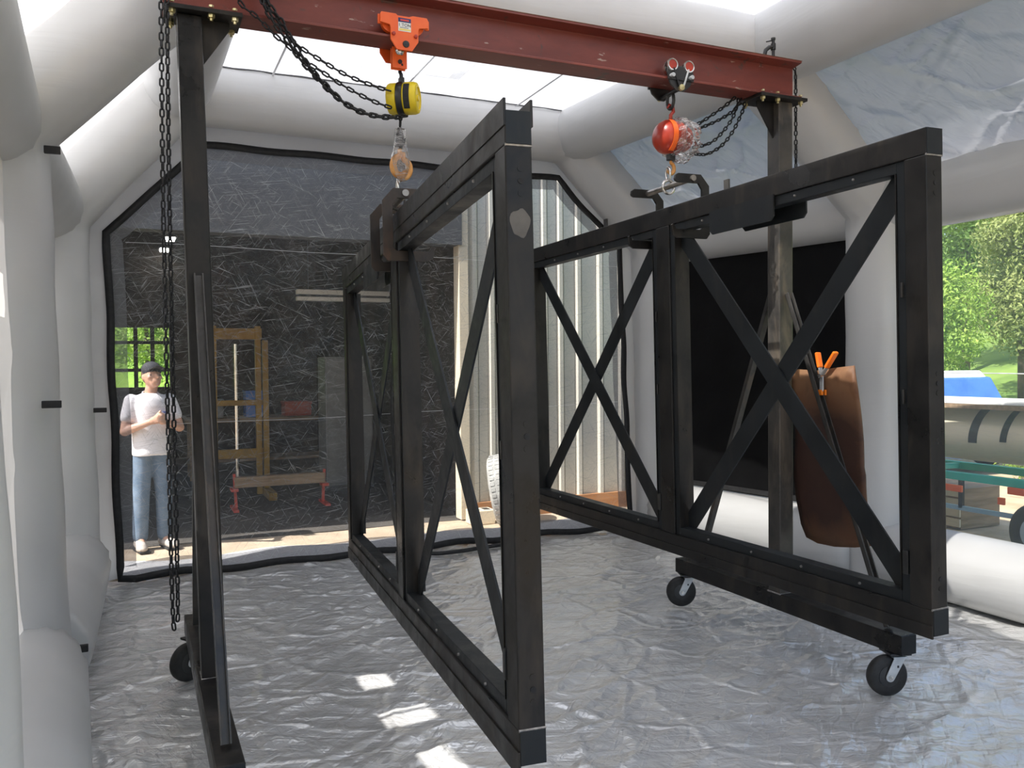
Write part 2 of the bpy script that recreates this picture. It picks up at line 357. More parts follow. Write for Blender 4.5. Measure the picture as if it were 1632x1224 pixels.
# ------------------------------------------------------------------ the setting: inflatable tent
# --- floor sheet
def make_floor():
    x0, x1, y0, y1, st = -.95, 5.45, -1.6, 7.5, .025
    nx = int((x1-x0)/st); ny = int((y1-y0)/st)
    X, Y = np.meshgrid(np.linspace(x0, x1, nx+1), np.linspace(y0, y1, ny+1))
    Z = .014*ridges(X, Y, R(20), .8, 4.2, 1, 7)+.012*ridges(X, Y, R(-35), 1.2, 5.5, 2, 7)+.010*ridges(X, Y, R(65), 1.4, 5.0, 3, 7)+.007*ridges(X, Y, R(5), 3.5, 9, 4, 4)+.004*ridges(X, Y, R(-70), 4, 8, 6, 4)
    # folds gathered at the foot of the left middle arch
    dx = X+.35; dy = Y-4.4; rr = np.hypot(dx, dy)+.05; aa = np.arctan2(dy, dx)
    Z += .016*np.exp(-rr/1.1)*np.clip(rr/.3, 0, 1)*(1-np.abs(np.sin(aa*9+.8*vnoise(X*2, Y*2, 8))))**2
    # bunched creases around the right near castor
    dx = X-3.6; dy = Y-3.0; rr = np.hypot(dx, dy); aa = np.arctan2(dy, dx)
    Z += .014*np.exp(-((rr-.55)/.55)**2)*ridges(X, Y, R(40), 3.0, 7.0, 11, 4)
    Z = Z-Z.mean()-.004
    vs = np.stack([X, Y, Z], -1).reshape(-1, 3)
    i = np.arange(nx*ny); r_ = i//nx; c_ = i % nx; a = r_*(nx+1)+c_
    fs = np.stack([a, a+1, a+nx+2, a+nx+1], 1)
    me = bpy.data.meshes.new('floor'); me.from_pydata(vs.tolist(), [], fs.tolist()); me.shade_smooth(); me.materials.append(FLOORM)
    o = bpy.data.objects.new('floor', me); COL.objects.link(o); return o
floor = tag(struct(make_floor()), 'wrinkled silver ground sheet covering the tent floor', 'floor')

# --- air tubes
def arc_tube(pts, r, seg=40, step=.12, wob=.006, pinch=.0, seed=0, flare=None):
    """mitred tube along a polyline with slightly puffy walls"""
    pts = [Vector(p) for p in pts]; mb = MB(); rings = []
    nrm = None
    dirs = [(pts[i+1]-pts[i]).normalized() for i in range(len(pts)-1)]
    ref = Vector((0, 1, 0)) if abs(dirs[0].y) < .7 else Vector((0, 0, 1))
    for i in range(len(pts)-1):
        a, b_ = pts[i], pts[i+1]; d = dirs[i]; L = (b_-a).length; k = max(2, int(L/step))
        u_ = (ref-d*ref.dot(d)).normalized(); w_ = d.cross(u_)
        n0 = (dirs[i-1]+d).normalized() if i else d
        n1 = (d+dirs[i+1]).normalized() if i < len(dirs)-1 else d
        for j in range(k+1):
            if i and j == 0: continue
            t = j/k; base = a+d*(L*t); ring = []
            e = min(t*L, (1-t)*L)
            for q in range(seg):
                an = 2*math.pi*q/seg
                rad = r*(1+pinch*(math.exp(-e/.12)))
                rad += wob*math.sin(an*3+seed+base.x*2+base.y*1.3+base.z*2.1)*.6+wob*.5*math.sin(base.z*9+an*2+seed)+wob*1.4*math.exp(-e/.18)*math.sin(an*17+seed*3)
                p = base+(u_*math.cos(an)+w_*math.sin(an))*rad
                # shear onto the mitre planes at both ends, fading inward
                if i and t*L < 3*r:
                    f = max(0, 1-(t*L)/(3*r)); sh = -(p-a-d*(t*L)).dot(n0)/d.dot(n0); p = p+d*sh*f
                if i < len(dirs)-1 and (1-t)*L < 3*r:
                    f = max(0, 1-((1-t)*L)/(3*r)); sh = -(p-base).dot(n1)/d.dot(n1); p = p+d*sh*f
                ring.append(p)
            rings.append(ring)
    mb.ring_loft(rings, True); return mb
tent = tag(struct(thing('inflatable_tent_frame')), 'silver white inflatable tent frame of fat air filled tubes', 'tent frame')
TR = .25
ARCH = {
 'near': [(-.40, 1.75, -.02), (-.52, 1.75, 2.80), (.40, 1.75, 3.76), (4.02, 1.75, 3.74), (5.22, 1.75, 2.84), (5.2, 1.75, -.02)],
 'mid': [(-.545, 4.62, -.02), (-.61, 4.65, 2.80), (.36, 4.65, 3.76), (3.94, 4.72, 3.75), (5.16, 4.80, 2.84), (5.18, 4.80, -.02)],
 'back': [(-.50, 7.05, -.02), (-.55, 7.05, 2.80), (.33, 7.05, 3.77), (3.76, 7.18, 3.79), (4.78, 7.25, 2.86), (4.83, 7.25, -.02)]}
for i, k in enumerate(('near', 'mid', 'back')):
    arc_tube(ARCH[k], TR, seed=i*2.1, wob=.007).build('arch_tube', TUBE, tent, smooth=True)
def longi(kidx, dz=0, dx=0, r=TR, y0=-1.4):
    A = [Vector(ARCH[k][kidx]) for k in ('near', 'mid', 'back')]
    off = Vector((dx, 0, dz)); st = A[0]+(A[0]-A[1])*((A[0].y-y0)/(A[1].y-A[0].y))
    return [st+off, A[0]+off], [A[0]+off, A[1]+off], [A[1]+off, A[2]+off]
for nm, kidx, dz, dx, r in (('eave_tube', 1, .02, -.02, .26), ('roof_tube', 2, .0, 0, .25), ('roof_tube', 3, .0, 0, .25), ('eave_tube', 4, .02, .02, .255), ('floor_tube', 0, .255, .07, .25), ('floor_tube', 5, .255, -.06, .245)):
    for s_, seg in enumerate(longi(kidx, dz, dx, r)):
        a, b_ = seg
        if nm == 'floor_tube':      # the floor tubes stop short of the arches and bulge at the ends
            d = (b_-a).normalized(); a = a+d*.12; b_ = b_-d*.12
        arc_tube([a, b_], r, seed=kidx*1.7+s_, wob=.006, pinch=-.05).build(nm, TUBE, tent, smooth=True)
# velcro tabs on the tubes
for p, q in (((-.345, 4.48, 2.66), .06), ((-.37, 4.42, 1.49), .075), ((-.26, 6.9, 1.35), .085), ((-.28, 4.50, .33), .07), ((4.93, 4.68, 2.66), .07)):
    MB().box(p[0]-.02, p[0]+q*.8, p[1]-.012, p[1]+.012, p[2]-.017, p[2]+.017).build('velcro_tab', BLACKF, tent, bevel=.003)

# --- fabric panels between the tubes
def sheet(name, c00, c10, c11, c01, mat, nu=40, nv=40, amp=.015, f=(3, 3), seed=1, sag=0.0, dirv=(0, 0, 1), hole=None, p_=4):
    c00, c10, c11, c01 = map(Vector, (c00, c10, c11, c01)); dv = Vector(dirv)
    us = np.linspace(0, 1, nu+1)
    mb = MB(); UU, VV = np.meshgrid(us, np.linspace(0, 1, nv+1))
    N = ridges(UU*f[0], VV*f[1], R(30), .8, 2.6, seed, p_)+ridges(UU*f[0], VV*f[1], R(-40), 1.0, 3.2, seed+3, p_)+.6*ridges(UU*f[0], VV*f[1], R(80), 1.3, 3.0, seed+6, p_)
    N -= N.mean()
    for j in range(nv+1):
        for i in range(nu+1):
            u_, v_ = UU[j, i], VV[j, i]
            p = c00*(1-u_)*(1-v_)+c10*u_*(1-v_)+c11*u_*v_+c01*(1-u_)*v_
            e = min(1, 8*min(u_, 1-u_, v_, 1-v_)+.15)
            mb.v.append(tuple(p+dv*(amp*N[j, i]*e+sag*16*u_*(1-u_)*v_*(1-v_)*.5)))
    for j in range(nv):
        for i in range(nu):
            if hole and hole((UU[j, i]+.5/nu), (VV[j, i]+.5/nv)): continue
            a = j*(nu+1)+i; mb.f.append((a, a+1, a+nu+2, a+nu+1))
    return mb.build(name, mat, smooth=True, fix=False)
def kn(k, i): return Vector(ARCH[k][i])
YS = {'front': -1.4}
def at_y(i, y):
    seg = ('near', 'mid') if y <= kn('mid', i).y else ('mid', 'back')
    a, b_ = kn(seg[0], i), kn(seg[1], i); return a+(b_-a)*((y-a.y)/(b_.y-a.y))
# roof: one flat panel with a clear skylight in each bay
RZ = .17
rx0, rx1, ry0, ry1 = .33, 3.95, -1.4, 7.15
SKY = ((1.40, 2.35, 2.2, 3.80), (1.50, 2.40, 5.05, 6.5))
nu, nv = 73, 172
def roof_hole(u_, v_):
    x = rx0+(rx1-rx0)*u_; y = ry0+(ry1-ry0)*v_
    return any(a < x < b_ and c_ < y < d for a, b_, c_, d in SKY)
roof = sheet('ceiling', (rx0, ry0, 3.76+RZ), (rx1, ry0, 3.74+RZ), (3.80, ry1, 3.80+RZ), (.33, ry1, 3.77+RZ), ROOF, nu, nv, .012, (3, 6), 2, .02, hole=roof_hole)
tag(struct(roof), 'bright white translucent roof panel between the tubes', 'ceiling')
for i, (a, b_, c_, d) in enumerate(SKY):
    w = MB().box(a-.03, b_+.03, c_-.03, d+.03, 3.955, 3.957).build('window_%d' % (i+4), SKYL); struct(w)
    tag(w, 'clear vinyl skylight set in the roof near the orange trolley' if i else 'clear vinyl skylight in the roof bay nearest the entrance', 'window')
for x in (1.02, 2.05, 3.1):   # seams in the roof panel
    MB().box(x-.008, x+.008, 4.9, 6.9, 3.918, 3.920).build('seam', ROOF, roof)
MB().tube([(.52+3.1*t/30, 6.868+.118*t/30+.004*math.sin(t*1.3), 3.934+.03*t/30+.003*math.sin(t*2.1)) for t in range(31)], .006, 6).build('lacing_cord', HEADM_, roof)
def offs(p, o): return p+Vector(o)
# sloped panels
sl = [sheet('wall_left_slope', offs(at_y(1, -1.4), (-.12, 0, .12)), offs(at_y(1, 7.0), (-.12, 0, .12)), offs(at_y(2, 7.0), (-.12, 0, .12)), offs(at_y(2, -1.4), (-.12, 0, .12)), ROOF, 120, 24, .016, (7, 1.5), 4, 0, (-.7, 0, .7)),
      sheet('wall_right_slope', offs(at_y(4, -1.4), (.07, 0, .09)), offs(at_y(4, 7.2), (.07, 0, .09)), offs(at_y(3, 7.2), (.07, 0, .09)), offs(at_y(3, -1.4), (.07, 0, .09)), SLOPE, 330, 66, .034, (11, 2.2), 5, 0, (.6, 0, .8), p_=11)]
tag(struct(sl[0]), 'bright sloping fabric panel along the left eave', 'wall'); tag(struct(sl[1]), 'creased silver sloping fabric panel along the right eave', 'wall')
# left wall, with three unseen slits added to throw sun patches inside
SLITS = ((2.96, 3.28, 1.88, 2.06), (3.56, 3.80, 1.84, 2.12), (4.06, 4.26, 1.88, 2.06))
def left_hole(u_, v_):
    y = -1.4+8.4*u_; z = 2.85*v_
    return any(a < y < b_ and c_ < z < d for a, b_, c_, d in SLITS)
wl = sheet('wall_left', (-.38, -1.4, 0), (-.52, 7.0, 0), (-.56, 7.0, 2.85), (-.46, -1.4, 2.85), TUBE, 252, 76, .010, (7, 2), 7, 0, (1, 0, 0), hole=left_hole)
tag(struct(wl), 'silver fabric wall panel behind the left arch tubes', 'wall')
# right wall: clear window in the near bay, black window in the far bay
WIN2 = (2.05, 4.55, .44, 2.62); WIN3 = (5.15, 7.02, .52, 2.68)
def rx(y, z): return 5.22+(4.83-5.22)*max(0, (y-4.8)/2.45)
def right_hole(u_, v_):
    y = -1.4+8.6*u_; z = 2.9*v_
    return any(a < y < b_ and c_ < z < d for a, b_, c_, d in (WIN2, WIN3))
mbw = MB(); NU, NV = 172, 58
for j in range(NV+1):
    for i in range(NU+1):
        y = -1.4+8.6*i/NU; z = 2.9*j/NV; mbw.v.append((rx(y, z)+.006*math.sin(y*5+z*3), y, z))
for j in range(NV):
    for i in range(NU):
        if right_hole((i+.5)/NU, (j+.5)/NV): continue
        a = j*(NU+1)+i; mbw.f.append((a, a+1, a+NU+2, a+NU+1))
wr = mbw.build('wall_right', WALLF, smooth=True, fix=False); tag(struct(wr), 'silver fabric wall panel around the right side windows', 'wall')
def pane(name, y0, y1, z0, z1, mat, dx=0, n_=30, amp=.006):
    return MB().grid(lambda u_, v_: (rx(y0+(y1-y0)*u_, 0)+dx+amp*math.sin(u_*9+v_*4)*math.sin(v_*7+1), y0+(y1-y0)*u_, z0+(z1-z0)*v_), n_, n_).build(name, mat, smooth=True, fix=False)
w2 = pane('window_2', WIN2[0]-.03, WIN2[1]+.03, WIN2[2]-.03, WIN2[3]+.03, CLEAR2, -.012); tag(struct(w2), 'clear vinyl side window looking out on the trees', 'window')
w3 = pane('window_3', WIN3[0]-.04, WIN3[1]+.04, WIN3[2]-.04, WIN3[3]+.04, BLACKV, -.014, 40, .010); tag(struct(w3), 'black vinyl side window behind the right post', 'window')
for (a, b_, z0, z1), par in ((WIN2, w2), (WIN3, w3)):
    for q in ((a, b_, z1-.02, z1+.03), (a, b_, z0-.03, z0+.015)):
        MB().grid(lambda u_, v_: (rx(q[0]+(q[1]-q[0])*u_, 0)-.03, q[0]+(q[1]-q[0])*u_, q[2]+(q[3]-q[2])*v_), 16, 1).build('window_edging', BLACKF if par is w3 else BORDER, par, fix=False)

# back wall: fabric flap around a big eight sided clear window
BY0, BY1 = 7.24, 7.40           # left and right depth of the wall
def by(x): return BY0+(BY1-BY0)*(x+.15)/4.65
OCT = [(-.13, .035), (-.18, 2.69), (.54, 3.42), (3.73, 3.43), (4.42, 2.80), (4.53, .05)]
def resample(poly, step=.08):
    out = []
    for i in range(len(poly)-1):
        a, b_ = np.array(poly[i]), np.array(poly[i+1]); k = max(1, int(np.linalg.norm(b_-a)/step))
        out += [tuple(a+(b_-a)*t/k) for t in range(k)]
    return out+[poly[-1]]
bottom = [(4.53-4.66*t/40, .035+.012*math.sin(t*.9)) for t in range(1, 40)]
OUT = [(-.45, -.02), (-.55, 2.85), (.30, 3.78), (3.80, 3.8), (4.80, 2.87), (4.85, -.02)]
rim = resample(OCT)+bottom
cen = np.array((2.15, 1.7))
def scaled(poly, d):   # move the outline inward by d
    P = np.array(poly); n_ = len(P); out = []
    for i in range(n_):
        t = P[(i+1) % n_]-P[i-1]; nn_ = np.array((t[1], -t[0])); nn_ /= np.linalg.norm(nn_)
        out.append(tuple(P[i]+nn_*d))
    return out
def loopstrip(name, A, B_, yoff, mat, parent, wig=0.0, thick=0.0):
    n_ = len(A); mb = MB()
    for s_, P in enumerate((A, B_)):
        for i, (x, z) in enumerate(P): mb.v.append((x+wig*math.sin(i*.55), by(x)+yoff+wig*math.sin(i*.8+s_), z+wig*math.sin(i*.7)))
    for i in range(n_): mb.f.append((i, (i+1) % n_, n_+(i+1) % n_, n_+i))
    o = mb.build(name, mat, parent, smooth=True, fix=False)
    if thick:
        md = o.modifiers.new('solidify', 'SOLIDIFY'); md.thickness = thick
    return o
# flap: ring from rim to the tubes (no flap along the floor)
mbf = MB(); A = resample(OCT); nA = len(A)
Bp = []
for k in range(len(OCT)-1):
    a, b_ = np.array(OUT[k]), np.array(OUT[k+1]); kk = max(1, int(np.linalg.norm(np.array(OCT[k+1])-np.array(OCT[k]))/.08))
    Bp += [tuple(a+(b_-a)*t/kk) for t in range(kk)]
Bp.append(OUT[-1])
for t in (0, .33, .66, 1):
    for i in range(nA):
        x = A[i][0]*(1-t)+Bp[i][0]*t; z = A[i][1]*(1-t)+Bp[i][1]*t
        mbf.v.append((x, by(x)-.02*t*(1-t)*4*.5+.010*math.sin(i*1.7+t*6)*(1 if 0 < t < 1 else .2), z))
for t in range(3):
    for i in range(nA-1): mbf.f.append((t*nA+i, t*nA+i+1, (t+1)*nA+i+1, (t+1)*nA+i))
wb = mbf.build('wall_back', WALLF, smooth=True, fix=False); tag(struct(wb), 'silver fabric flap framing the large back window', 'wall')
w1 = MB()
inner = rim
def inside_w(x, z):
    return True
# pane as a fan of rings towards the centre
rings = 14; n_ = len(inner)
for q in range(rings+1):
    f_ = 1-q/rings*.999
    for i, (x, z) in enumerate(inner):
        xx = cen[0]+(x-cen[0])*f_; zz = cen[1]+(z-cen[1])*f_
        e = 1-f_
        w1.v.append((xx, by(xx)+.012*math.sin(xx*2.3+zz*1.1)*min(1, e*5)+.006*math.sin(zz*6-xx*3)*min(1, e*5), zz))
for q in range(rings):
    for i in range(n_): w1.f.append((q*n_+i, q*n_+(i+1) % n_, (q+1)*n_+(i+1) % n_, (q+1)*n_+i))
win1 = w1.build('window_1', CLEAR, smooth=True, fix=False); tag(struct(win1), 'large eight sided clear scuffed vinyl window in the back wall', 'window')
loopstrip('zipper', scaled(rim, -.028), scaled(rim, .028), -.025, BLACKF, win1, .006, .012)
loopstrip('window_border', scaled(rim, .02), scaled(rim, .115), -.008, BORDER, win1, .004)
for z in (1.02+.18, 2.62):   # fold creases left in the vinyl
    MB().grid(lambda u_, v_: (-.05+4.45*u_, by(-.05+4.45*u_)-.014, z+.0022*(v_-.5)+.006*math.sin(u_*14)+u_*.07*(1 if z < 2 else -.1)), 60, 1).build('fold_crease', WHITEM, win1, fix=False)
# white ground skirt outside the window
MB().grid(lambda u_, v_: (-.6+5.6*u_, 7.3+.13*u_+.42*v_+.03*math.sin(u_*31), .03+.05*math.sin(v_*3.1)*(1+.4*math.sin(u_*25))), 70, 8).build('trim_1', SKIRT, smooth=True, fix=False)
tag(struct(bpy.data.objects['trim_1']), 'white tent skirt lying on the ground outside the back window', 'skirt')

# ------------------------------------------------------------------ gantry crane
gantry = tag(thing('gantry_crane', (1.85, 3.91, 0)), label='wheeled steel gantry crane with a red overhead beam', cat='gantry crane')
GO = Vector((1.85, 3.91, 0))
def G(mb, name, mat, parent=gantry, **k):
    off = GO
    mb.v = [(v[0]-off.x, v[1]-off.y, v[2]-off.z) for v in mb.v]
    return mb.build(name, mat, parent, **k)
# I-beam
BX0, BX1, BYc = .13, 3.51, 3.91
BZ0, BZ1 = 3.155, 3.368
ib = MB().prism([(BYc-.08, BZ0), (BYc+.08, BZ0), (BYc+.08, BZ0+.012), (BYc+.006, BZ0+.022), (BYc+.006, BZ1-.022), (BYc+.08, BZ1-.012), (BYc+.08, BZ1), (BYc-.08, BZ1), (BYc-.08, BZ1-.012), (BYc-.006, BZ1-.022), (BYc-.006, BZ0+.022), (BYc-.08, BZ0+.012)], BX0, BX1, 'yz')
beam = G(ib, 'beam', REDBEAM, bevel=.002)
G(MB().box(BX0-.002, BX1+.002, BYc-.082, BYc+.082, BZ1-.001, BZ1+.002), 'rusty_top_skin', RUSTY)
def hexbolt(mb, c, ax, r=.011, h=.014):
    mb.lathe([(r, 0), (r, h), (0.001, h)], c, ax, 6); mb.lathe([(r*.5, h), (r*.5, h*2.2), (.001, h*2.2)], c, ax, 8); return mb
def gpost(xt, xb, side, plate):
    """post from the base beam to the top plate; side = direction of the gusset"""
    y0, y1, w = 3.86, 3.96, .05; z0, z1 = .318, BZ0-.018
    mb = MB(); mb.ring_loft([[(xb-w, y0, z0), (xb+w, y0, z0), (xb+w, y1, z0), (xb-w, y1, z0)], [(xt-w, y0, z1), (xt+w, y0, z1), (xt+w, y1, z1), (xt-w, y1, z1)]])
    p = G(mb, 'post', STEEL if xt < 1 else POSTL, bevel=.006)
    G(MB().box(plate[0], plate[1], 3.81, 4.01, z1, z1+.018), 'top_plate', STEEL, bevel=.002)
    gx = xt+side*w
    G(MB().prism([(gx, z1), (gx+side*.115, z1), (gx+side*.115, z1-.03), (gx, z1-.20)], 3.905, 3.915, 'xz'), 'gusset', STEEL)
    for bx in (plate[0]+.03, (plate[0]+plate[1])/2+side*.03, plate[1]-.03):
        for yy in (3.835, 3.985):
            G(MB().lathe([(.015, 0), (.015, .014), (.007, .014), (.007, .026), (.001, .026)], (bx, yy, z1), (0, 0, -1), 6), 'bolt', BOLT)
            G(MB().lathe([(.011, 0), (.011, .009), (.001, .009)], (bx, yy, z1+.030), (0, 0, 1), 6), 'bolt_head', BOLT)
    # weld line at the foot
    G(MB().tube([(xb-w, y0-.002, z0), (xb+w, y0-.002, z0), (xb+w, y1+.002, z0), (xb-w, y1+.002, z0)], .005, 6, closed=True), 'weld', WELD)
    return p
gpost(.235, .290, 1, (.135, .445)); gpost(3.42, 3.42, -1, (3.205, 3.535))
def gbase(x, y0, y1):
    G(MB().box(x-.05, x+.05, y0, y1, .222, .32), 'base_beam', STEEL, bevel=.006)
    for ye in (y0, y1): G(MB().box(x-.048, x+.048, ye-.003, ye+.003, .225, .317), 'end_cap', STEELB, bevel=.001)
gbase(.270, 2.98, 4.92); gbase(3.42, 3.01, 4.90)
# diagonal braces: channel iron from the post down to the base
for x in (.27, 3.42):
    for s_ in (-1, 1):
        yt = 3.86 if s_ < 0 else 3.96; xt_ = .252 if x < 1 else 3.42
        a = Vector((xt_, yt+s_*.012, 2.04)); b_ = Vector((x, yt+s_*.72, .325))
        mb = MB(); d = (b_-a).normalized(); nn_ = Vector((0, d.z, -d.y))
        mb.bar(a, b_, .038, .006, (1, 0, 0))
        for sx in (-1, 1): mb.bar(a+Vector((sx*.016, 0, 0))+nn_*s_*-.012, b_+Vector((sx*.016, 0, 0))+nn_*s_*-.012, .006, .026, (1, 0, 0))
        G(mb, 'brace', STEELW, bevel=.001)
# casters
def caster(x, y, ang):
    root = thing('caster'); root.parent = gantry; root.location = Vector((x, y, 0))-GO; root.rotation_euler = (0, 0, ang)
    MB().lathe([(.05, -.024), (.088, -.026), (.099, -.016), (.101, 0), (.099, .016), (.088, .026), (.05, .024)], (-.045, 0, .101), (0, 1, 0), 36).build('wheel', RUBBER, root, smooth=True)
    MB().lathe([(.02, -.030), (.052, -.026), (.052, .026), (.02, .030)], (-.045, 0, .101), (0, 1, 0), 24).build('hub', BLACKP, root, smooth='auto')
    for s_ in (-1, 1):
        out = [(-.045+.022*math.cos(t), .101+.022*math.sin(t)) for t in np.linspace(R(150), R(330), 10)]+[(.035, .198), (-.025, .198)]
        MB().prism(out, s_*.034, s_*.039, 'xz').build('fork_arm', ZINC, root, bevel=.001)
        MB().lathe([(.012, 0), (.012, .008), (.006, .008), (.006, .016), (.001, .016)], (-.045, s_*.039, .101), (0, s_, 0), 6).build('axle_bolt', CHROME, root)
        MB().box(-.012, -.002, s_*.0385, s_*.0396, .148, .160).build('square_hole', BLACKP, root)
    MB().box(-.03, .04, -.04, .04, .194, .201).build('fork_crown', ZINC, root, bevel=.002)
    MB().cyl((.0, 0, .199), (.0, 0, .211), .036, 20).build('swivel_ring', BLACKP, root)
    MB().box(-.055, .055, -.055, .055, .211, .2225).build('mounting_plate', BLACKP, root, bevel=.002)
caster(3.42, 3.09, R(-18)); caster(3.42, 4.83, R(-20)); caster(.27, 4.82, R(30)); caster(.27, 3.06, R(40))

# ------------------------------------------------------------------ gates
def local_rail(root, H):
    pass
def gate(name, c, yaw, tilt, pit, H, label, mirror, lip):
    L, Wd, T = 3.46, .08, .098
    M = Euler((pit, tilt, yaw), 'XYZ').to_matrix()
    base = Vector(c)+M@Vector((0, 0, -H/2))
    g = tag(thing(name, base, (pit, tilt, yaw)), label=label, cat='gate frame', group='steel gate frames hanging from the hoists')
    h = Wd/2; y0, y1 = -L/2, L/2
    def B(nm, mat, *a, bev=.004):
        return MB().box(*a).build(nm, mat, g, bevel=bev)
    top = B('top_rail', STEEL, -h, h, y0, y1, H-T, H); bot = B('bottom_rail', STEEL, -h, h, y0, y1, 0, T)
    for z0, z1, par in ((H-T+.002, H-.002, top), (.002, T-.002, bot)):
        for ye in (y0, y1): MB().box(-h+.002, h-.002, ye-.004, ye+.004, z0, z1).build('end_cap', STEELB, par, bevel=.001)
    MY0, MY1 = -.12, .018
    for nm, a, b_ in (('end_post', y0+.002, y0+.10), ('end_post', y1-.10, y1-.002), ('middle_post', MY0+.015, MY1)):
        p = B(nm, STEEL, -h, h, a, b_, T, H-T)
        if nm == 'end_post':
            MB().tube([(-h, a, 0), (h, a, 0)], .0045, 6).build('weld', WELD, p)
            bpy.data.objects[p.children[0].name].location = (0, 0, H-T)
            MB().tube([(-h, a, T), (h, a, T)], .0045, 6).build('weld', WELD, p)
    # bolt holes in the near end post
    near = [o for o in g.children if o.name.startswith('end_post')][0]
    for z in (T+.11, H/2, H-T-.10):
        MB().cyl((.005, y0+.0035, z), (.005, y0-.0002, z), .009, 14).build('bolt_hole', BLACKF, near)
        for dz in (-.035, .035): MB().cyl((.005, y0+.004, z+dz), (.005, y0+.0008, z+dz), .010, 14).build('weld_spot', STEEL, near)
    # bays: recessed stop frame, crossing flat bars
    for a, b_ in ((y0+.10, MY0+.015), (MY1, y1-.10)):
        s_ = .042; x0, x1 = -h+.010, h-.006; z0, z1 = T, H-T
        for q in ((a, a+s_, z0, z1), (b_-s_, b_, z0, z1), (a+s_, b_-s_, z0, z0+s_), (a+s_, b_-s_, z1-s_, z1)):
            MB().box(x0, x1, *q).build('stop_bar', STEELB, g, bevel=.002)
        # thin lip standing proud on the camera side
        for q in ((a+s_, a+s_+.006, z0+s_, z1-s_), (b_-s_-.006, b_-s_, z0+s_, z1-s_)):
            MB().box(x0-.004, x1+.02, *q).build('stop_lip', STEEL, g)
        ya, yb, za, zb = a+s_-.005, b_-s_+.005, z0+s_-.005, z1-s_+.005
        for k, (p, q, xx) in enumerate((((ya, zb), (yb, za), h-.018), ((ya, za), (yb, zb), h-.028))):
            d = Vector((0, q[0]-p[0], q[1]-p[1])).normalized(); w = .098; n_ = Vector((0, -d.z, d.y))
            # flat bar clipped to the opening: hexagonal outline reaching into both corners
            sy, sz = (1 if q[0] > p[0] else -1), (1 if q[1] > p[1] else -1)
            ey, ez = w/2/abs(d.z), w/2/abs(d.y)
            out = [(p[0], p[1]), (p[0]+sy*ey, p[1]), (q[0], q[1]-sz*ez), (q[0], q[1]), (q[0]-sy*ey, q[1]), (p[0], p[1]+sz*ez)]
            MB().prism(out, xx-.004, xx+.004, 'yz').build('cross_brace', STEELB, g)
        # screws along the stops
        for yy in np.arange(a+.25, b_-.15, .33):
            for z in (z0+s_*.5, z1-s_*.5):
                mb = MB(); mb.lathe([(.006, 0), (.005, .006), (.001, .007)], (x0, yy, z), (-1, 0, 0), 8); mb.build('screw', WELD, g)
        # latch keeper near the foot of the bay
        MB().box(-h-.004, -h+.012, a+s_*.4-.012, a+s_*.4+.012, T+.11, T+.20).build('latch', BLACKP, g, bevel=.003)
        for z in (T+.75, T+1.15):
            MB().box(-h+.003, -h+.012, a+s_*.5-.004, a+s_*.5+.004, z, z+.055).build('hinge_tab', STEELW, g, bevel=.001)
    # lips running along the rails
    for sx in ((-1, 1) if lip else ()):
        MB().box(sx*h-.004, sx*h+.004, y0-.003, y1, H-.045, H+.032).build('rail_lip', STEEL, g, bevel=.001)
    MB().box(-h-.005, -h+.003, y0-.001, y1, -.030 if lip else -.008, .040).build('rail_lip', STEEL, g, bevel=.001)
    if not lip:
        for yy in (-.55, .62): MB().box(-.005, .005, yy-.018, yy+.018, H, H+.055).build('tab', STEELW, g)
    # flat bracket plates under the top rail, in the bay the hoist hangs over
    for xx, ya, yb in ((-h-.004, -.93, -.47), (h+.012, -1.03, -.60)):
        if lip: ya, yb = (ya+1.27, yb+1.27)
        z1 = H-T+.008; z0 = z1-.115; r_ = .02
        out = [(ya+r_, z0), (yb-r_, z0), (yb, z0+r_), (yb, z1), (ya, z1), (ya, z0+r_)]
        pl = MB().prism(out, xx-.004, xx+.004, 'yz').build('bracket_plate', STEELB, g)
        for yy in (ya+.08, yb-.08): MB().cyl((xx-.0045, yy, z0+.06), (xx+.0045, yy, z0+.06), .007, 12).build('hole', BLACKF, pl)
    return g, M, base
g1, M1, b1 = gate('gate_frame', (1.157, 3.904, 1.394), R(-5.16), R(-.30), R(-1.82), 1.838, 'dark steel gate frame hanging lower, nearest the camera, under the yellow hoist', False, True)
g2, M2, b2 = gate('gate_frame', (2.670, 3.957, 1.561), R(.1), R(-.88), R(-.29), 1.852, 'dark steel gate frame hanging at right under the red wrapped hoist', True, False)
# bare patch ground on the near end post of the first gate
nearp = [o for o in g1.children if o.name.startswith('end_post')][0]
MB().prism([(-.020+.030*math.cos(t)*(1+.12*math.sin(3*t))+.020, 1.52+.040*math.sin(t)*(1+.1*math.cos(5*t))) for t in np.linspace(0, 2*math.pi, 26)[:-1]], -1.7285, -1.7276, 'xz').build('bare_metal_patch', simple('bare_metal', (.10, .09, .08), (.14, .125, .11), 12, .5, .3), nearp)

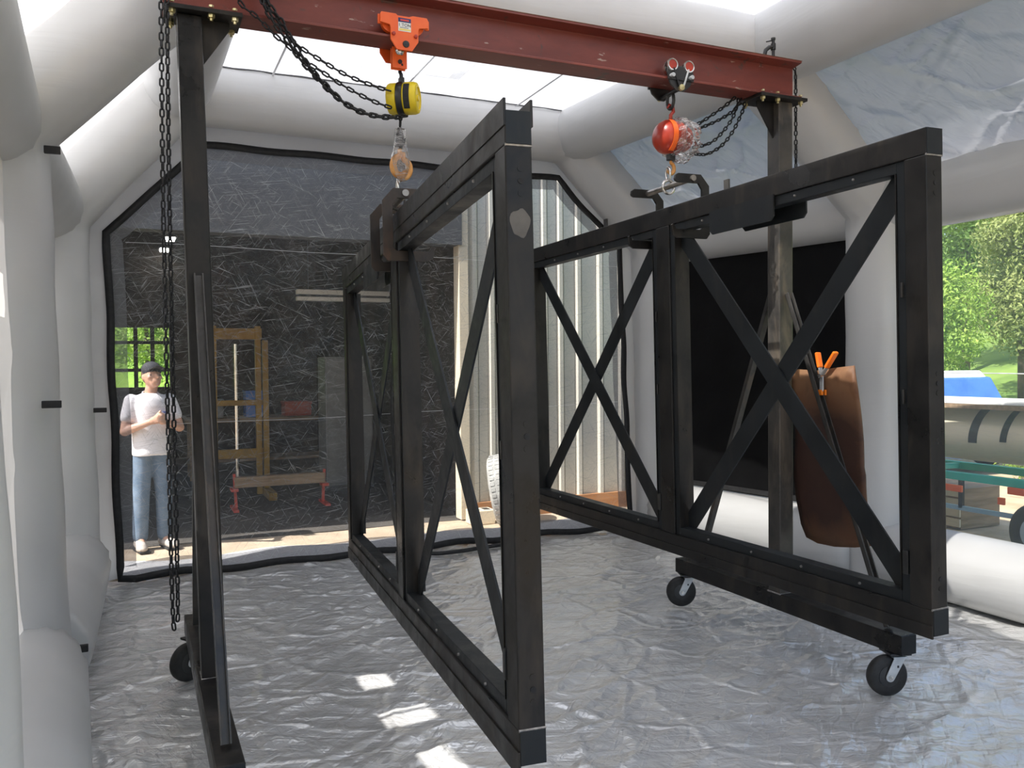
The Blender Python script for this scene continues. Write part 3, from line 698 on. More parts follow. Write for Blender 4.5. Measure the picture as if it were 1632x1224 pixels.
# ------------------------------------------------------------------ chains
def link_mesh(pitch, wr, width):
    a = width/2-wr; L = pitch+.0*wr; half = max(.001, (pitch+2*wr-width)/2+wr*.2)
    pts = [(0, a*math.cos(t), half+a*math.sin(t)) for t in np.linspace(0, math.pi, 6)]+[(0, a*math.cos(t), -half+a*math.sin(t)) for t in np.linspace(math.pi, 2*math.pi, 6)]
    o = MB().tube(pts, wr, 5, closed=True); me = bpy.data.meshes.new('link'); me.from_pydata(o.v, [], o.f); me.shade_smooth(); me.materials.append(CHAINM); return me
def catmull(P, n_=12):
    P = [Vector(p) for p in P]; out = []
    for i in range(len(P)-1):
        p0 = P[max(i-1, 0)]; p1 = P[i]; p2 = P[i+1]; p3 = P[min(i+2, len(P)-1)]
        for k in range(n_):
            t = k/n_; out.append(.5*((2*p1)+(p2-p0)*t+(2*p0-5*p1+4*p2-p3)*t*t+(3*p1-p0-3*p2+p3)*t**3))
    return out+[P[-1]]
def chain(name, root, P, pitch, wr, width, phase=0, smooth=True):
    pts = catmull(P) if smooth else [Vector(p) for p in P]
    ch = thing(name, pts[0]-root.location); ch.parent = root
    me = link_mesh(pitch, wr, width)
    d = [0.]
    for i in range(1, len(pts)): d.append(d[-1]+(pts[i]-pts[i-1]).length)
    n_ = int(d[-1]/pitch)
    for k in range(n_):
        s_ = (k+.5)*pitch; i = max(1, next(q for q in range(1, len(d)) if d[q] >= s_ or q == len(d)-1))
        t = (s_-d[i-1])/max(1e-6, d[i]-d[i-1]); p = pts[i-1].lerp(pts[i], t); tv = (pts[i]-pts[i-1]).normalized()
        lk = bpy.data.objects.new('link', me); COL.objects.link(lk); lk.parent = ch
        q = tv.to_track_quat('Z', 'Y')@Euler((0, 0, (math.pi/2)*((k+phase) % 2)+.5+.15*math.sin(k*2.3))).to_quaternion()
        lk.matrix_local = Matrix.Translation(p-pts[0])@q.to_matrix().to_4x4()
    return ch

# ------------------------------------------------------------------ trolleys
T1 = Vector((1.157, 3.91, 3.155)); T2 = Vector((2.672, 3.91, 3.155))
tr1 = tag(thing('beam_trolley', T1), label='orange red push trolley riding the beam above the yellow hoist', cat='trolley', group='beam trolleys')
for s_ in (-1, 1):
    yy = s_*.094
    out = [(-.114, .092), (-.108, .103), (-.04, .103), (-.032, .096), (.032, .096), (.04, .103), (.108, .103), (.114, .092), (.114, .056), (.070, .050), (.066, .036), (.066, -.014), (.036, -.058), (-.036, -.058), (-.066, -.014), (-.066, .036), (-.070, .050), (-.114, .056)]
    sp = MB().prism(out, yy-.005, yy+.005, 'xz').build('side_plate', ORANGE, tr1, bevel=.002)
    for xx in (-.055, .055):
        MB().lathe([(.045, -.012), (.045, .012), (.034, .014), (.033, .030), (.012, .030), (.012, -.012)], (xx, s_*.062, .068), (0, -s_, 0), 28).build('wheel', ORANGE, tr1, smooth='auto')
        MB().lathe([(.009, 0), (.008, .008), (.001, .009)], (xx*.95, yy+s_*.005, .01), (0, s_, 0), 12).build('rivet', REDP, sp)
        MB().box(xx*2.03-.010, xx*2.03+.010, yy-.012*s_-.006, yy-.012*s_+.006, .052, .095).build('bumper', ORANGE, sp, bevel=.003)
    MB().lathe([(.016, 0), (.015, .004), (.001, .005)], (.006, yy+s_*.005, -.030), (0, s_, 0), 18).build('pin_end', BLACKP, sp)
MB().cyl((.006, -.1, -.030), (.006, .1, -.030), .011, 14).build('axle', CHROME, tr1)
MB().box(-.036, .036, -.018, -.010, -.115, -.015).build('hanger_plate', ORANGE, tr1, bevel=.006)
MB().box(-.036, .036, .010, .018, -.115, -.015).build('hanger_plate', ORANGE, tr1, bevel=.006)
MB().lathe([(.02, -.022), (.03, -.012), (.03, .012), (.02, .022)], (0, 0, -.030), (1, 0, 0), 18).build('spacer', CHROME, tr1, smooth=True)
MB().cyl((0, -.024, -.085), (0, .024, -.085), .010, 14).build('hook_pin', BLACKP, tr1)
st = MB().box(-.030, .030, -.1002, -.0992, .026, .084).build('sticker', STICKW, tr1)
MB().box(-.030, .030, -.1007, -.1001, .067, .086).build('sticker_header', STICKB, st)
MB().box(-.026, .028, -.1007, -.1001, .030, .038).build('sticker_band', STICKY, st)
def text(body, size, loc, rot, mat, parent, ext=.0004):
    cu = bpy.data.curves.new('lettering', 'FONT'); cu.body = body; cu.size = size; cu.align_x = 'CENTER'; cu.align_y = 'CENTER'; cu.extrude = ext
    o = bpy.data.objects.new('tmp', cu); COL.objects.link(o); bpy.context.view_layer.update()
    me = bpy.data.meshes.new_from_object(o.evaluated_get(bpy.context.evaluated_depsgraph_get())); bpy.data.objects.remove(o)
    me.materials.clear(); me.materials.append(mat)
    t = bpy.data.objects.new('lettering', me); COL.objects.link(t); t.parent = parent; t.location = loc; t.rotation_euler = rot; return t
text('1 TON', .020, (0, -.1008, .054), (R(90), 0, 0), INKM, st)
MB().box(-.02, .02, -.1012, -.1006, .073, .080).build('sticker_brand_bar', STICKR, st)
MB().box(-.022, .018, -.1007, -.1001, .0415, .0435).build('sticker_line', INKM, st)

tr2 = tag(thing('beam_trolley', T2), label='black trolley with chrome and red wheels above the wrapped hoist', cat='trolley', group='beam trolleys')
for s_ in (-1, 1):
    yy = s_*.090
    out = [(-.075, .07), (.075, .07), (.085, .03), (.062, -.03), (.02, -.062), (-.02, -.062), (-.062, -.03), (-.085, .03)]
    sp = MB().prism(out, yy-.005, yy+.005, 'xz').build('side_plate', BLACKP, tr2, bevel=.002)
    for xx in (-.052, .052):
        MB().lathe([(.036, -.010), (.036, .012), (.028, .014), (.026, .020), (.01, .020), (.01, -.01)], (xx, s_*.066, .062), (0, -s_, 0), 26).build('wheel', CHROME, tr2, smooth='auto')
        MB().lathe([(.026, 0), (.024, .006), (.001, .006)], (xx, yy+s_*.004, .072), (0, s_, 0), 22).build('wheel_face', REDP, tr2, smooth='auto')
        MB().lathe([(.024, .0), (.031, -.002), (.034, .002), (.031, .009), (.025, .008), (.024, .0)], (xx, yy+s_*.004, .072), (0, s_, 0), 22, False).build('wheel_rim', CHROME, tr2, smooth='auto')
        MB().cyl((xx*1.15, yy+s_*.004, .012), (xx*1.15, yy+s_*.030, .012), .011, 10).build('guide_bolt', ZINC, sp)
        MB().bar((xx*.9, yy+s_*.012, .055), (xx*.25, yy+s_*.012, -.04), .008, .006, (1, 0, 0)).build('rib', ZINC if xx > 0 else BLACKP, sp)
    MB().lathe([(.017, 0), (.016, .016), (.001, .018)], (.0, yy+s_*.004, -.045), (0, s_, 0), 16).build('pin_end', BOLT, sp, smooth='auto')
    MB().box(-.08, .08, yy+s_*.006-.005, yy+s_*.006+.005, -.006, .006).build('stiffener', BLACKP, sp)
MB().cyl((0, -.09, -.045), (0, .09, -.045), .012, 14).build('axle', BLACKP, tr2)
MB().tube([(0, .03*math.cos(t), -.085+.045*math.sin(t)) for t in np.linspace(0, 2*math.pi, 22)[:-1]], .009, 8, closed=True).build('hanger_ring', BLACKP, tr2, smooth=True)

# ------------------------------------------------------------------ hoists
def hook(name, mat, root, p, s_=1., flip=1):
    """open hook hanging down from p"""
    pts = [(0, 0, 0), (0, 0, -.03)]+[(flip*.026*math.sin(t)*1.0, 0, -.066+.036*math.cos(t)) for t in np.linspace(0.0, R(250), 18)]
    rr = [.008, .010]+[.011+.003*math.sin(t) for t in np.linspace(0, math.pi, 17)]+[.004]
    return MB().tube([(p[0]+q[0]*s_, p[1]+q[1]*s_, p[2]+q[2]*s_) for q in pts], [r_*s_ for r_ in rr], 10).build(name, mat, root, smooth=True)
H1 = Vector((1.168, 3.91, 2.905))
h1 = tag(thing('chain_hoist', H1), label='yellow drum chain hoist with black hand chain draped over the beam', cat='chain hoist', group='chain hoists')
ax = Vector((.86, -.51, 0)).normalized()
def drum(nm, a, b_, r, mat):
    return MB().lathe([(r*.93, a), (r, a+(b_-a)*.12), (r, a+(b_-a)*.72), (r*.93, b_-(b_-a)*.06), (r*.80, b_), (r*.70, b_), (r*.68, b_-.006*(1 if b_ > a else -1)), (r*.2, b_-.006*(1 if b_ > a else -1)), (r*.18, b_+.002*(1 if b_ > a else -1)), (.001, b_+.002*(1 if b_ > a else -1))], (0, 0, 0), ax, 44).build(nm, mat, h1, smooth='auto')
drum('drum_cover', .014, .082, .074, YELLOW); drum('drum_cover', -.012, -.062, .072, YELLOW)
MB().lathe([(.02, -.013), (.075, -.013), (.077, -.004), (.077, .006), (.075, .015), (.02, .015)], (0, 0, 0), ax, 40).build('chain_wheel_guard', BLACKP, h1, smooth='auto')
# slot in the front drum
side = Vector((-.51, -.86, 0)).normalized()
sl_ = []
for t in np.linspace(R(-52), R(42), 14): sl_.append(side*(.0752*math.cos(t))+Vector((0, 0, .0752*math.sin(t))))
mb = MB()
for off in (.024, .052): mb.v += [tuple(p+ax*off) for p in sl_]
n_ = len(sl_); mb.f += [(i, i+1, n_+i+1, n_+i) for i in range(n_-1)]
so = mb.build('chain_slot', BLACKF, h1, fix=False); so.modifiers.new('s', 'SOLIDIFY').thickness = .002
MB().box(-.012, .012, -.014, .014, .06, .098).build('hook_block', BLACKP, h1, bevel=.003)
MB().tube([(0, .0, .09), (0, 0, .112), (.0, .020, .130), (0, .016, .158), (0, -.006, .168), (0, -.020, .150)], [.009, .009, .009, .009, .008, .004], 8).build('top_hook', BLACKP, h1, smooth=True)
chain('load_chain', h1, [H1+Vector((-.005, 0, -.07)), H1+Vector((-.01, 0, -.155))], .031, .0042, .021, smooth=False)
hb = MB().tube([(-.01, 0, -.145), (-.012, 0, -.17), (-.012, 0, -.20), (-.01, 0, -.235)], [.012, .021, .022, .013], 10).build('lower_block', CHAINM, h1, smooth=True)
hook('lower_hook', HOOKO, h1, (-.012, 0, -.232), 1.25, -1)
hook('shackle_hook', HOOKO, h1, (.006, 0, -.250), 1.15, 1)
mb = MB(); rngw = random.Random(3)
mb.tube([(-.008, 0, -.14), (-.012, 0, -.18), (-.012, 0, -.22), (-.008, 0, -.26), (-.006, 0, -.31), (-.004, 0, -.36), (0, 0, -.385)], [.018, .03, .028, .040, .046, .030, .012], 16)
mb.v = [(x+rngw.uniform(-.006, .006), y+rngw.uniform(-.006, .006), z+rngw.uniform(-.004, .004)) for x, y, z in mb.v]
mb.build('plastic_wrap', WRAP, h1)
# swagged strands from the hoist to the beam top
def zpt(zx, zy, y, s_=.28186, ox=240, oy=0):
    px, py = ox+zx*s_, oy+zy*s_
    d = r2*((px-816)/F_PX)-u2*((py-612)/F_PX)+fw
    o = Vector((0, 0, CAM_H)); return o+d*(y/d.y)
def strand(pl, ya, yb, **k):
    n_ = len(pl); return [zpt(a, b_, ya+(yb-ya)*i/(n_-1), **k) for i, (a, b_) in enumerate(pl)]
topL = [(.50, 3.80, BZ1+.012)]
Sa = strand([(640, 0), (720, 120), (820, 245), (970, 345), (1120, 430), (1290, 495), (1380, 520)], 3.79, 3.86)
Sb = strand([(500, 0), (600, 95), (710, 205), (780, 262), (880, 350), (960, 400), (1100, 490), (1250, 568), (1385, 618)], 3.79, 3.86)
Sc = strand([(630, 0), (700, 130), (780, 240), (850, 340), (940, 440), (1040, 540), (1150, 612), (1260, 652), (1400, 664)], 3.78, 3.90)
Sd = strand([(660, 0), (740, 120), (800, 230), (900, 380), (1000, 490), (1100, 585), (1200, 638), (1340, 664), (1460, 655)], 3.79, 3.88)
for k, s_ in enumerate((Sa, Sb, Sc, Sd)):
    t = s_[0]; pre = [Vector((t.x-.055, 3.80, BZ1+.010)), Vector((t.x-.03, 3.795, BZ1+.004))] if t.z < BZ1 else []
    chain('hand_chain' if k < 2 else 'load_chain', h1, pre+s_, .031, .0042 if k < 2 else .0056, .021 if k < 2 else .026, k)
chain('hand_chain', h1, [(.125, 3.79, BZ1+.02), (.118, 3.785, 2.4), (.120, 3.785, 1.5), (.126, 3.785, .66), (.136, 3.785, .605)], .031, .0040, .022)
chain('hand_chain', h1, [(.148, 3.80, BZ1+.02), (.142, 3.80, 2.4), (.144, 3.80, 1.5), (.147, 3.80, .68), (.138, 3.79, .612)], .031, .0040, .022, 1)

H2 = Vector((2.672, 3.91, 2.872))
h2 = tag(thing('chain_hoist', H2), label='red chain hoist wrapped in clear plastic under the black trolley', cat='chain hoist', group='chain hoists')
ax2 = Vector((-.985, -.06, 0)).normalized()
MB().lathe([(.001, -.06), (.08, -.06), (.092, -.045), (.092, .012), (.088, .035), (.07, .062), (.04, .078), (.001, .084)], (-.01, 0, 0), ax2, 40).build('hoist_body', REDP, h2, smooth='auto')
lb = MB()
for q in (.0925, .0945):
    for t in np.linspace(R(-62), R(62), 18):
        sd2 = Vector((-.06, -1, 0)); sd2 = (sd2-ax2*sd2.dot(ax2)).normalized()
        for w in (-.014, .016):
            lb.v.append(tuple(Vector((-.01, 0, 0))+ax2*(w+.022)+sd2*(q*math.cos(t))+Vector((0, 0, q*math.sin(t)))))
nq = 36
for i in range(17):
    a = 2*i; lb.f += [(a, a+1, a+3, a+2), (nq+a, nq+a+2, nq+a+3, nq+a+1)]
for i in range(17):
    a = 2*i; lb.f += [(a, a+2, nq+a+2, nq+a), (a+1, nq+a+1, nq+a+3, a+3)]
lb.build('orange_label', ORSTICK, h2)
MB().lathe([(.02, -.115), (.062, -.115), (.07, -.10), (.07, -.06), (.02, -.06)], (-.01, 0, 0), ax2, 32).build('chain_wheel_guard', REDP, h2, smooth='auto')
MB().tube([(0, 0, .08), (0, 0, .12), (.018, 0, .14), (.014, 0, .166), (-.008, 0, .174), (-.022, 0, .155)], [.012, .010, .010, .010, .009, .004], 8).build('top_hook', REDP, h2, smooth=True)
MB().box(-.020, .020, -.016, .016, -.125, -.07).build('lower_block', BLACKP, h2, bevel=.004)
hook('lower_hook', HOOKO, h2, (.0, 0, -.115), .78, 1)
mb = MB().sphere((.058, -.006, -.012), .108, 40, 28, (1.0, 1.02, 1.18)); rv = random.Random(5)
nv_ = []
for x, y, z in mb.v:
    k = 1+.16*math.sin(x*90+z*37)*math.sin(z*61+y*50)+.10*math.sin(x*150-y*130+z*90)+rv.uniform(-.04, .04)
    if z > .06: k *= max(.35, 1-(z-.06)*6)
    if z < -.08: k *= max(.5, 1-(-.08-z)*6)
    nv_.append((.058+(x-.058)*k, -.006+(y+.006)*k, z*(1+.03*math.sin(x*80))))
mb.v = nv_; mb.build('plastic_wrap', WRAP, h2)
kw = dict(s_=.22059, ox=980, oy=60)
S2 = [strand([(870, 430), (800, 490), (730, 540), (640, 600), (575, 637)], 3.93, 3.90, **kw), strand([(912, 440), (890, 490), (840, 540), (740, 600), (600, 660)], 3.95, 3.90, **kw),
      strand([(895, 440), (880, 500), (850, 580), (780, 680), (690, 760), (550, 800)], 3.94, 3.90, **kw), strand([(945, 440), (935, 490), (910, 560), (850, 680), (770, 780), (660, 842), (540, 835)], 3.96, 3.91, **kw)]
for k, s_ in enumerate(S2): chain('hand_chain', h2, s_, .026 if k else .031, .0042, .022, k)
chain('hand_chain', h2, [(3.535, 3.93, 3.375), (3.556, 3.932, 3.33), (3.560, 3.935, 3.1), (3.561, 3.935, 2.8), (3.560, 3.935, 2.62)], .027, .0042, .022)

# ------------------------------------------------------------------ lifting clamps (C plates on a bar)
def clamp(name, origin, rot, opens, ya, yb, zoff, label):
    g = tag(thing(name, origin, rot), label=label, cat='lifting clamp', group='lifting clamps')
    def outline():
        P = [(-.108, .112), (-.104, .130), (-.085, .142), (.055, .142), (.105, .085), (.105, -.165), (.085, -.19), (-.100, -.19), (-.125, -.175), (-.133, -.125), (-.123, -.118), (-.105, -.144), (.045, -.144), (.059, -.128), (.059, .065), (.038, .096), (-.09, .096), (-.104, .102)]
        return [(-x if opens > 0 else x, z+zoff) for x, z in P]
    for yy in (ya, yb): MB().prism(outline(), yy-.007, yy+.007, 'xz').build('hook_plate', RUSTP if opens > 0 else STEEL, g, bevel=.0015)
    bx = .0
    MB().cyl((bx, ya-.02, .119+zoff), (bx, yb+.02, .119+zoff), .0155, 18).build('bar', BARM, g, smooth='auto')
    ym = (ya+yb)/2
    MB().tube([(bx+.036*math.cos(t), ym, .117+zoff+.036*math.sin(t)) for t in np.linspace(0, 2*math.pi, 24)[:-1]], .008, 8, closed=True).build('ring', CHROME if opens < 0 else STEELW, g, smooth=True)
    MB().tube([(bx, ym+.020*math.cos(t), .117+zoff+.070+.036*math.sin(t)) for t in np.linspace(0, 2*math.pi, 22)[:-1]], .006, 8, closed=True).build('shackle', CHROME, g, smooth=True)
    return g
def on_gate(M, base, ly, lz): return base+M@Vector((0, ly, lz))
o1 = on_gate(M1, b1, .0, 1.838); clamp('lifting_clamp', o1, (R(-1.82), R(-.3), R(-5.16)), 1, -.155, .185, .0, 'rusty steel lifting clamp gripping the gate rail under the yellow hoist')
o2 = on_gate(M2, b2, -.05, 1.852); clamp('lifting_clamp', o2, (R(-.29), R(-.88), R(.1)), -1, -.215, .205, .0, 'dark steel lifting clamp gripping the gate rail under the wrapped hoist')

# ------------------------------------------------------------------ small things on the gantry
cc = tag(thing('c_clamp', (3.355, 3.90, BZ1+.002)), label='black C-clamp standing on the right end of the red beam', cat='C-clamp')
MB().tube([(-.055, 0, -.0), (-.055, 0, .02), (-.045, 0, .055), (-.02, 0, .075), (.01, 0, .082)], [.010, .011, .012, .012, .012], 8).build('clamp_frame', BLACKP, cc, smooth=True)
MB().cyl((.01, 0, .0), (.01, 0, .125), .009, 12).build('screw', BLACKP, cc); MB().cyl((.01, 0, .065), (.01, 0, .10), .014, 12).build('screw_collar', BLACKP, cc)
MB().cyl((-.055, -.02, .095), (.03, .01, .128), .004, 8).build('tommy_bar', BLACKP, cc)
MB().cyl((.01, 0, .122), (.01, 0, .132), .013, 12).build('screw_head', BLACKP, cc)

shp = [(3.855, 1.600), (3.80, 1.612), (3.66, 1.605), (3.55, 1.618), (3.417, 1.632), (3.395, 1.50), (3.375, 1.30), (3.345, 1.10), (3.33, 1.06), (3.31, .88), (3.30, .72), (3.28, .70), (3.40, .668), (3.56, .640), (3.70, .632), (3.79, .650), (3.83, .72), (3.852, .85), (3.857, .991), (3.848, 1.2), (3.855, 1.4)]
cs = MB(); cy_, cz_ = 3.58, 1.12; nr = 8
for q in range(nr+1):
    f_ = 1-q/nr*.998
    for y, z in resample(shp+[shp[0]], .06)[:-1]:
        yy = cy_+(y-cy_)*f_; zz = cz_+(z-cz_)*f_
        cs.v.append((3.476+.020*math.sin(yy*7+.5)*math.sin(zz*3)+.008*math.sin(zz*11), yy, zz))
nn_ = len(cs.v)//(nr+1)
for q in range(nr):
    for i in range(nn_): cs.f.append((q*nn_+i, q*nn_+(i+1) % nn_, (q+1)*nn_+(i+1) % nn_, (q+1)*nn_+i))
sho = thing('stained_sheet', (3.476, 3.58, .63)); tag(sho, 'brown stained stiff sheet clamped to the brace of the right post', 'sheet')
cs.v = [(x-3.476, y-3.58, z-.63) for x, y, z in cs.v]
so = cs.build('sheet', SHEETM, sho, smooth=True); so.modifiers.new('s', 'SOLIDIFY').thickness = .008
spc = tag(thing('spring_clamp', (3.44, 3.605, 1.50)), label='spring clamp with orange grips holding the brown sheet', cat='clamp')
for s_, tip in ((-1, (.0, .030, .205)), (1, (.0, -.105, .205))):
    a = Vector((s_*.0-.012*s_*0, -.0, .075)); b_ = Vector(tip); a2 = a.lerp(b_, .25)
    MB().bar(a, a.lerp(b_, .5), .026, .007, (1, 0, 0)).build('jaw_arm', ZINC, spc, bevel=.002)
    MB().bar(a.lerp(b_, .35), b_, .034, .018, (1, 0, 0)).build('grip', HANDLEO, spc, bevel=.006)
    MB().bar(a, (s_*.012, .01*s_, -.01), .026, .006, (0, 1, 0)).build('jaw', ZINC, spc, bevel=.002)
    MB().box(s_*.012-.006, s_*.012+.006, -.02, .02, -.03, .0).build('jaw_pad', HANDLEO, spc, bevel=.003)
MB().cyl((-.018, 0, .075), (.018, 0, .075), .012, 12).build('spring', CHROME, spc)

hs = MB().tube(catmull([(2.05, 7.16, 1.9), (2.02, 7.14, 1.2), (2.06, 7.10, .45), (2.14, 7.06, .12), (2.3, 7.02, .035), (2.55, 7.0, .03), (2.8, 7.05, .03), (3.05, 7.1, .03)]), .018, 10).build('hose', RUBBER, smooth=True)
tag(hs, 'black hose hanging by the back window and curling onto the floor', 'hose')

# ------------------------------------------------------------------ outside: ground and shop
gr = MB().grid(lambda u_, v_: (-40+110*u_, -30+110*v_, -.03), 22, 22).build('ground', DIRT, fix=False); tag(struct(gr), 'tan dirt yard around the tent', 'ground')
MB().grid(lambda u_, v_: (-6+13*u_, 7.25+1.5*v_, -.012+.006*math.sin(u_*40)*math.sin(v_*9)), 40, 10).build('pavement', CONC, fix=False); tag(struct(bpy.data.objects['pavement']), 'sunlit concrete strip between the tent and the shop', 'pavement')
SY = 8.60
shop = tag(struct(thing('shop_building', (3.2, SY, 0))), 'open shop building with cream ribbed metal siding behind the tent', 'building')
def SB(mb, name, mat, **k):
    mb.v = [(x-3.2, y-SY, z) for x, y, z in mb.v]; return mb.build(name, mat, shop, **k)
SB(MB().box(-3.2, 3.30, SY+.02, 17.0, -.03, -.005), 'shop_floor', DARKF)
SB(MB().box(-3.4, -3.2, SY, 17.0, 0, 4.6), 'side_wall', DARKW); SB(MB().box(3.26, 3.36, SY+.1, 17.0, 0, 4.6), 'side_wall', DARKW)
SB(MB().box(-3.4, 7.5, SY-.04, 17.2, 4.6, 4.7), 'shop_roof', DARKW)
SB(MB().box(-3.4, 3.20, SY-.05, SY+.15, 2.93, 4.6), 'door_header', HEADM)
# rear wall with a window on the lawn
wz0, wz1, wx0, wx1 = 1.28, 2.42, -1.15, .62
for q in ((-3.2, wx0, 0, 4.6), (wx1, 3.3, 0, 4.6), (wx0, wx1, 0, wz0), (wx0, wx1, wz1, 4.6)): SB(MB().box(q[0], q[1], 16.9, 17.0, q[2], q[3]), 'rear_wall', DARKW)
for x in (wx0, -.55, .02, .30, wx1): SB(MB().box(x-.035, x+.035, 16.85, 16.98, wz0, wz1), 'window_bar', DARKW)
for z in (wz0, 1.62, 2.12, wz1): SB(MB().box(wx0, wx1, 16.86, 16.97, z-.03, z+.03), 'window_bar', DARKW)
MB().box(-30, 30, 17.2, 60, -.028, -.02).build('lawn', GRASS); tag(struct(bpy.data.objects['lawn']), 'bright green lawn beyond the shop rear window', 'lawn')
MB().grid(lambda u_, v_: (-30+60*u_, 34+14*v_, 9*v_**1.0+.6*math.sin(u_*40)*v_), 60, 8).build('lawn_bank', GRASS, fix=False); tag(struct(bpy.data.objects['lawn_bank']), 'green bank rising beyond the lawn', 'bank')
SB(MB().box(3.17, 3.275, SY-.03, SY+.14, 0, 4.6), 'corner_trim', TRIMM, bevel=.004)
SB(MB().box(3.275, 7.4, SY+.03, SY+.10, 0, 4.6), 'siding_backing', SIDING)
xs = [3.30, 3.50, 3.72, 3.95, 4.14, 4.34, 4.57, 4.85, 5.13, 5.40, 5.66, 5.92, 6.18, 6.44, 6.70, 6.96, 7.22]
for i in range(len(xs)-1):
    x0, x1 = xs[i], xs[i+1]
    SB(MB().prism([(x0+.005, SY+.03), (x0+.035, SY-.012), (x0+.075, SY-.012), (x0+.105, SY+.03)], .16, 4.58, 'xy'), 'siding_rib', SIDING)
    SB(MB().box(x0+.105, x1+.005, SY+.018, SY+.03, .16, 4.58), 'siding_panel', SIDING)
SB(MB().box(3.28, 7.4, SY-.03, SY+.04, -.01, .17), 'sill_board', simple('orange_brown_board', (.36, .16, .06), (.5, .26, .12), 4, .8, stretch=(.5, 4, 4)))
# ceiling lights
LAMP = emissive('shop_lamp_glow', (1., .97, .88), 16)
for i, (px, py, z) in enumerate(((271, 383, 3.75), (262, 400, 3.75), (254, 418, 3.75), (719, 383, 3.75))):
    d = r2*((px-816)/F_PX)-u2*((py-612)/F_PX)+fw; p = Vector((0, 0, CAM_H))+d*((z-CAM_H)/d.z)
    lt = tag(thing('ceiling_light', p), label=('first', 'second', 'third', '')[i]+' glowing shop ceiling light from the tent, left row' if i < 3 else 'lone glowing shop ceiling light beside the cream corner trim', cat='ceiling light', group='shop ceiling lights')
    MB().box(-.10, .10, -.20, .20, .03, .07).build('housing', HEADM, lt, bevel=.004); MB().box(-.075, .075, -.18, .18, .0, .035).build('lamp_tube', LAMP, lt, bevel=.01)
    MB().cyl((0, 0, .07), (0, 0, .85), .008, 6).build('hanger', HEADM, lt)
# yellow machine frame
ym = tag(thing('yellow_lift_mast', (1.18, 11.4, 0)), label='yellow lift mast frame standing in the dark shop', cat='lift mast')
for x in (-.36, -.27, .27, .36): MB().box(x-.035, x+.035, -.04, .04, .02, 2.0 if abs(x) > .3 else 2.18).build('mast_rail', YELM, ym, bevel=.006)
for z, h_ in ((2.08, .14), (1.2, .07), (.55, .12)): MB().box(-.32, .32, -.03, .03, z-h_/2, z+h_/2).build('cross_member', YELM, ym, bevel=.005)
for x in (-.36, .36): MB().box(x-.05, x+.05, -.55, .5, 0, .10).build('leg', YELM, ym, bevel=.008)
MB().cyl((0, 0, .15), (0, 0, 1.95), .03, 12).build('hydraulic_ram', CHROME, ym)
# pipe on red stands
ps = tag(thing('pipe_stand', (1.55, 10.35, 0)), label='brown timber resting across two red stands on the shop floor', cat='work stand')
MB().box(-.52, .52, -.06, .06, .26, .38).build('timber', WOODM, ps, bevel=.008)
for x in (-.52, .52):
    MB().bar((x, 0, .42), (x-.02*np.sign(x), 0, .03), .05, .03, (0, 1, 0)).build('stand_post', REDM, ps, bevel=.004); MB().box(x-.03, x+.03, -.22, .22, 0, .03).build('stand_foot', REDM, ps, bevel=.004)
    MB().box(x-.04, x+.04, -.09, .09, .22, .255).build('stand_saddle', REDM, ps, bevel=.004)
cb = tag(thing('tall_cabinet', (2.62, 11.6, 0)), label='tall grey cabinet standing in the dark shop', cat='cabinet')
MB().box(-.32, .32, -.25, .25, .06, 1.78).build('cabinet_body', CABM, cb, bevel=.01); MB().box(-.30, -.005, -.268, -.25, .1, 1.74).build('door', CABM, cb, bevel=.004); MB().box(.005, .30, -.268, -.25, .1, 1.74).build('door', CABM, cb, bevel=.004); MB().box(-.32, .32, -.25, .25, 0, .06).build('plinth', BLACKP, cb)
MB().box(.02, .035, -.285, -.268, .85, 1.05).build('handle', CHROME, cb)
wb_ = tag(thing('workbench', (1.95, 13.6, 0)), label='cluttered dark workbench at the back of the shop', cat='workbench')
MB().box(-1.3, 1.3, -.35, .35, .84, .9).build('bench_top', WOODM, wb_, bevel=.005)
for x in (-1.2, 1.2):
    for y in (-.28, .28): MB().box(x-.04, x+.04, y-.04, y+.04, 0, .84).build('leg', WOODM, wb_)
MB().box(-1.25, 1.25, -.3, .3, .25, .29).build('bench_shelf', WOODM, wb_)
for i, (x, w, h_, mm) in enumerate(((-.9, .3, .28, CABM), (-.3, .25, .4, BLUEM), (.35, .4, .22, REDM), (.95, .28, .34, WOODM))):
    t = tag(thing('storage_box', (1.95+x, 13.6, .9)), label=('grey', 'blue', 'red', 'brown')[i]+' storage box on the shop workbench', cat='box', group='boxes on the shop workbench')
    MB().box(-w/2, w/2, -.18, .18, 0, h_-.04).build('box_body', mm, t, bevel=.006); MB().box(-w/2-.01, w/2+.01, -.19, .19, h_-.04, h_).build('lid', mm, t, bevel=.006)
sl2 = tag(thing('strip_light', (2.63, 11.0, 2.52)), label='long white strip lamp housing hung under the shop roof', cat='lamp')
MB().box(-.75, .45, -.05, .05, .05, .11).build('housing', WHITEM, sl2, bevel=.006); MB().box(-.72, .42, -.03, .03, .02, .05).build('dark_diffuser', BLACKP, sl2); MB().box(-.75, .45, -.055, .055, -.03, .02).build('reflector', WHITEM, sl2, bevel=.006)
for x in (-.6, .3): MB().cyl((x, 0, .11), (x, 0, 2.08), .006, 6).build('hanger', HEADM, sl2)
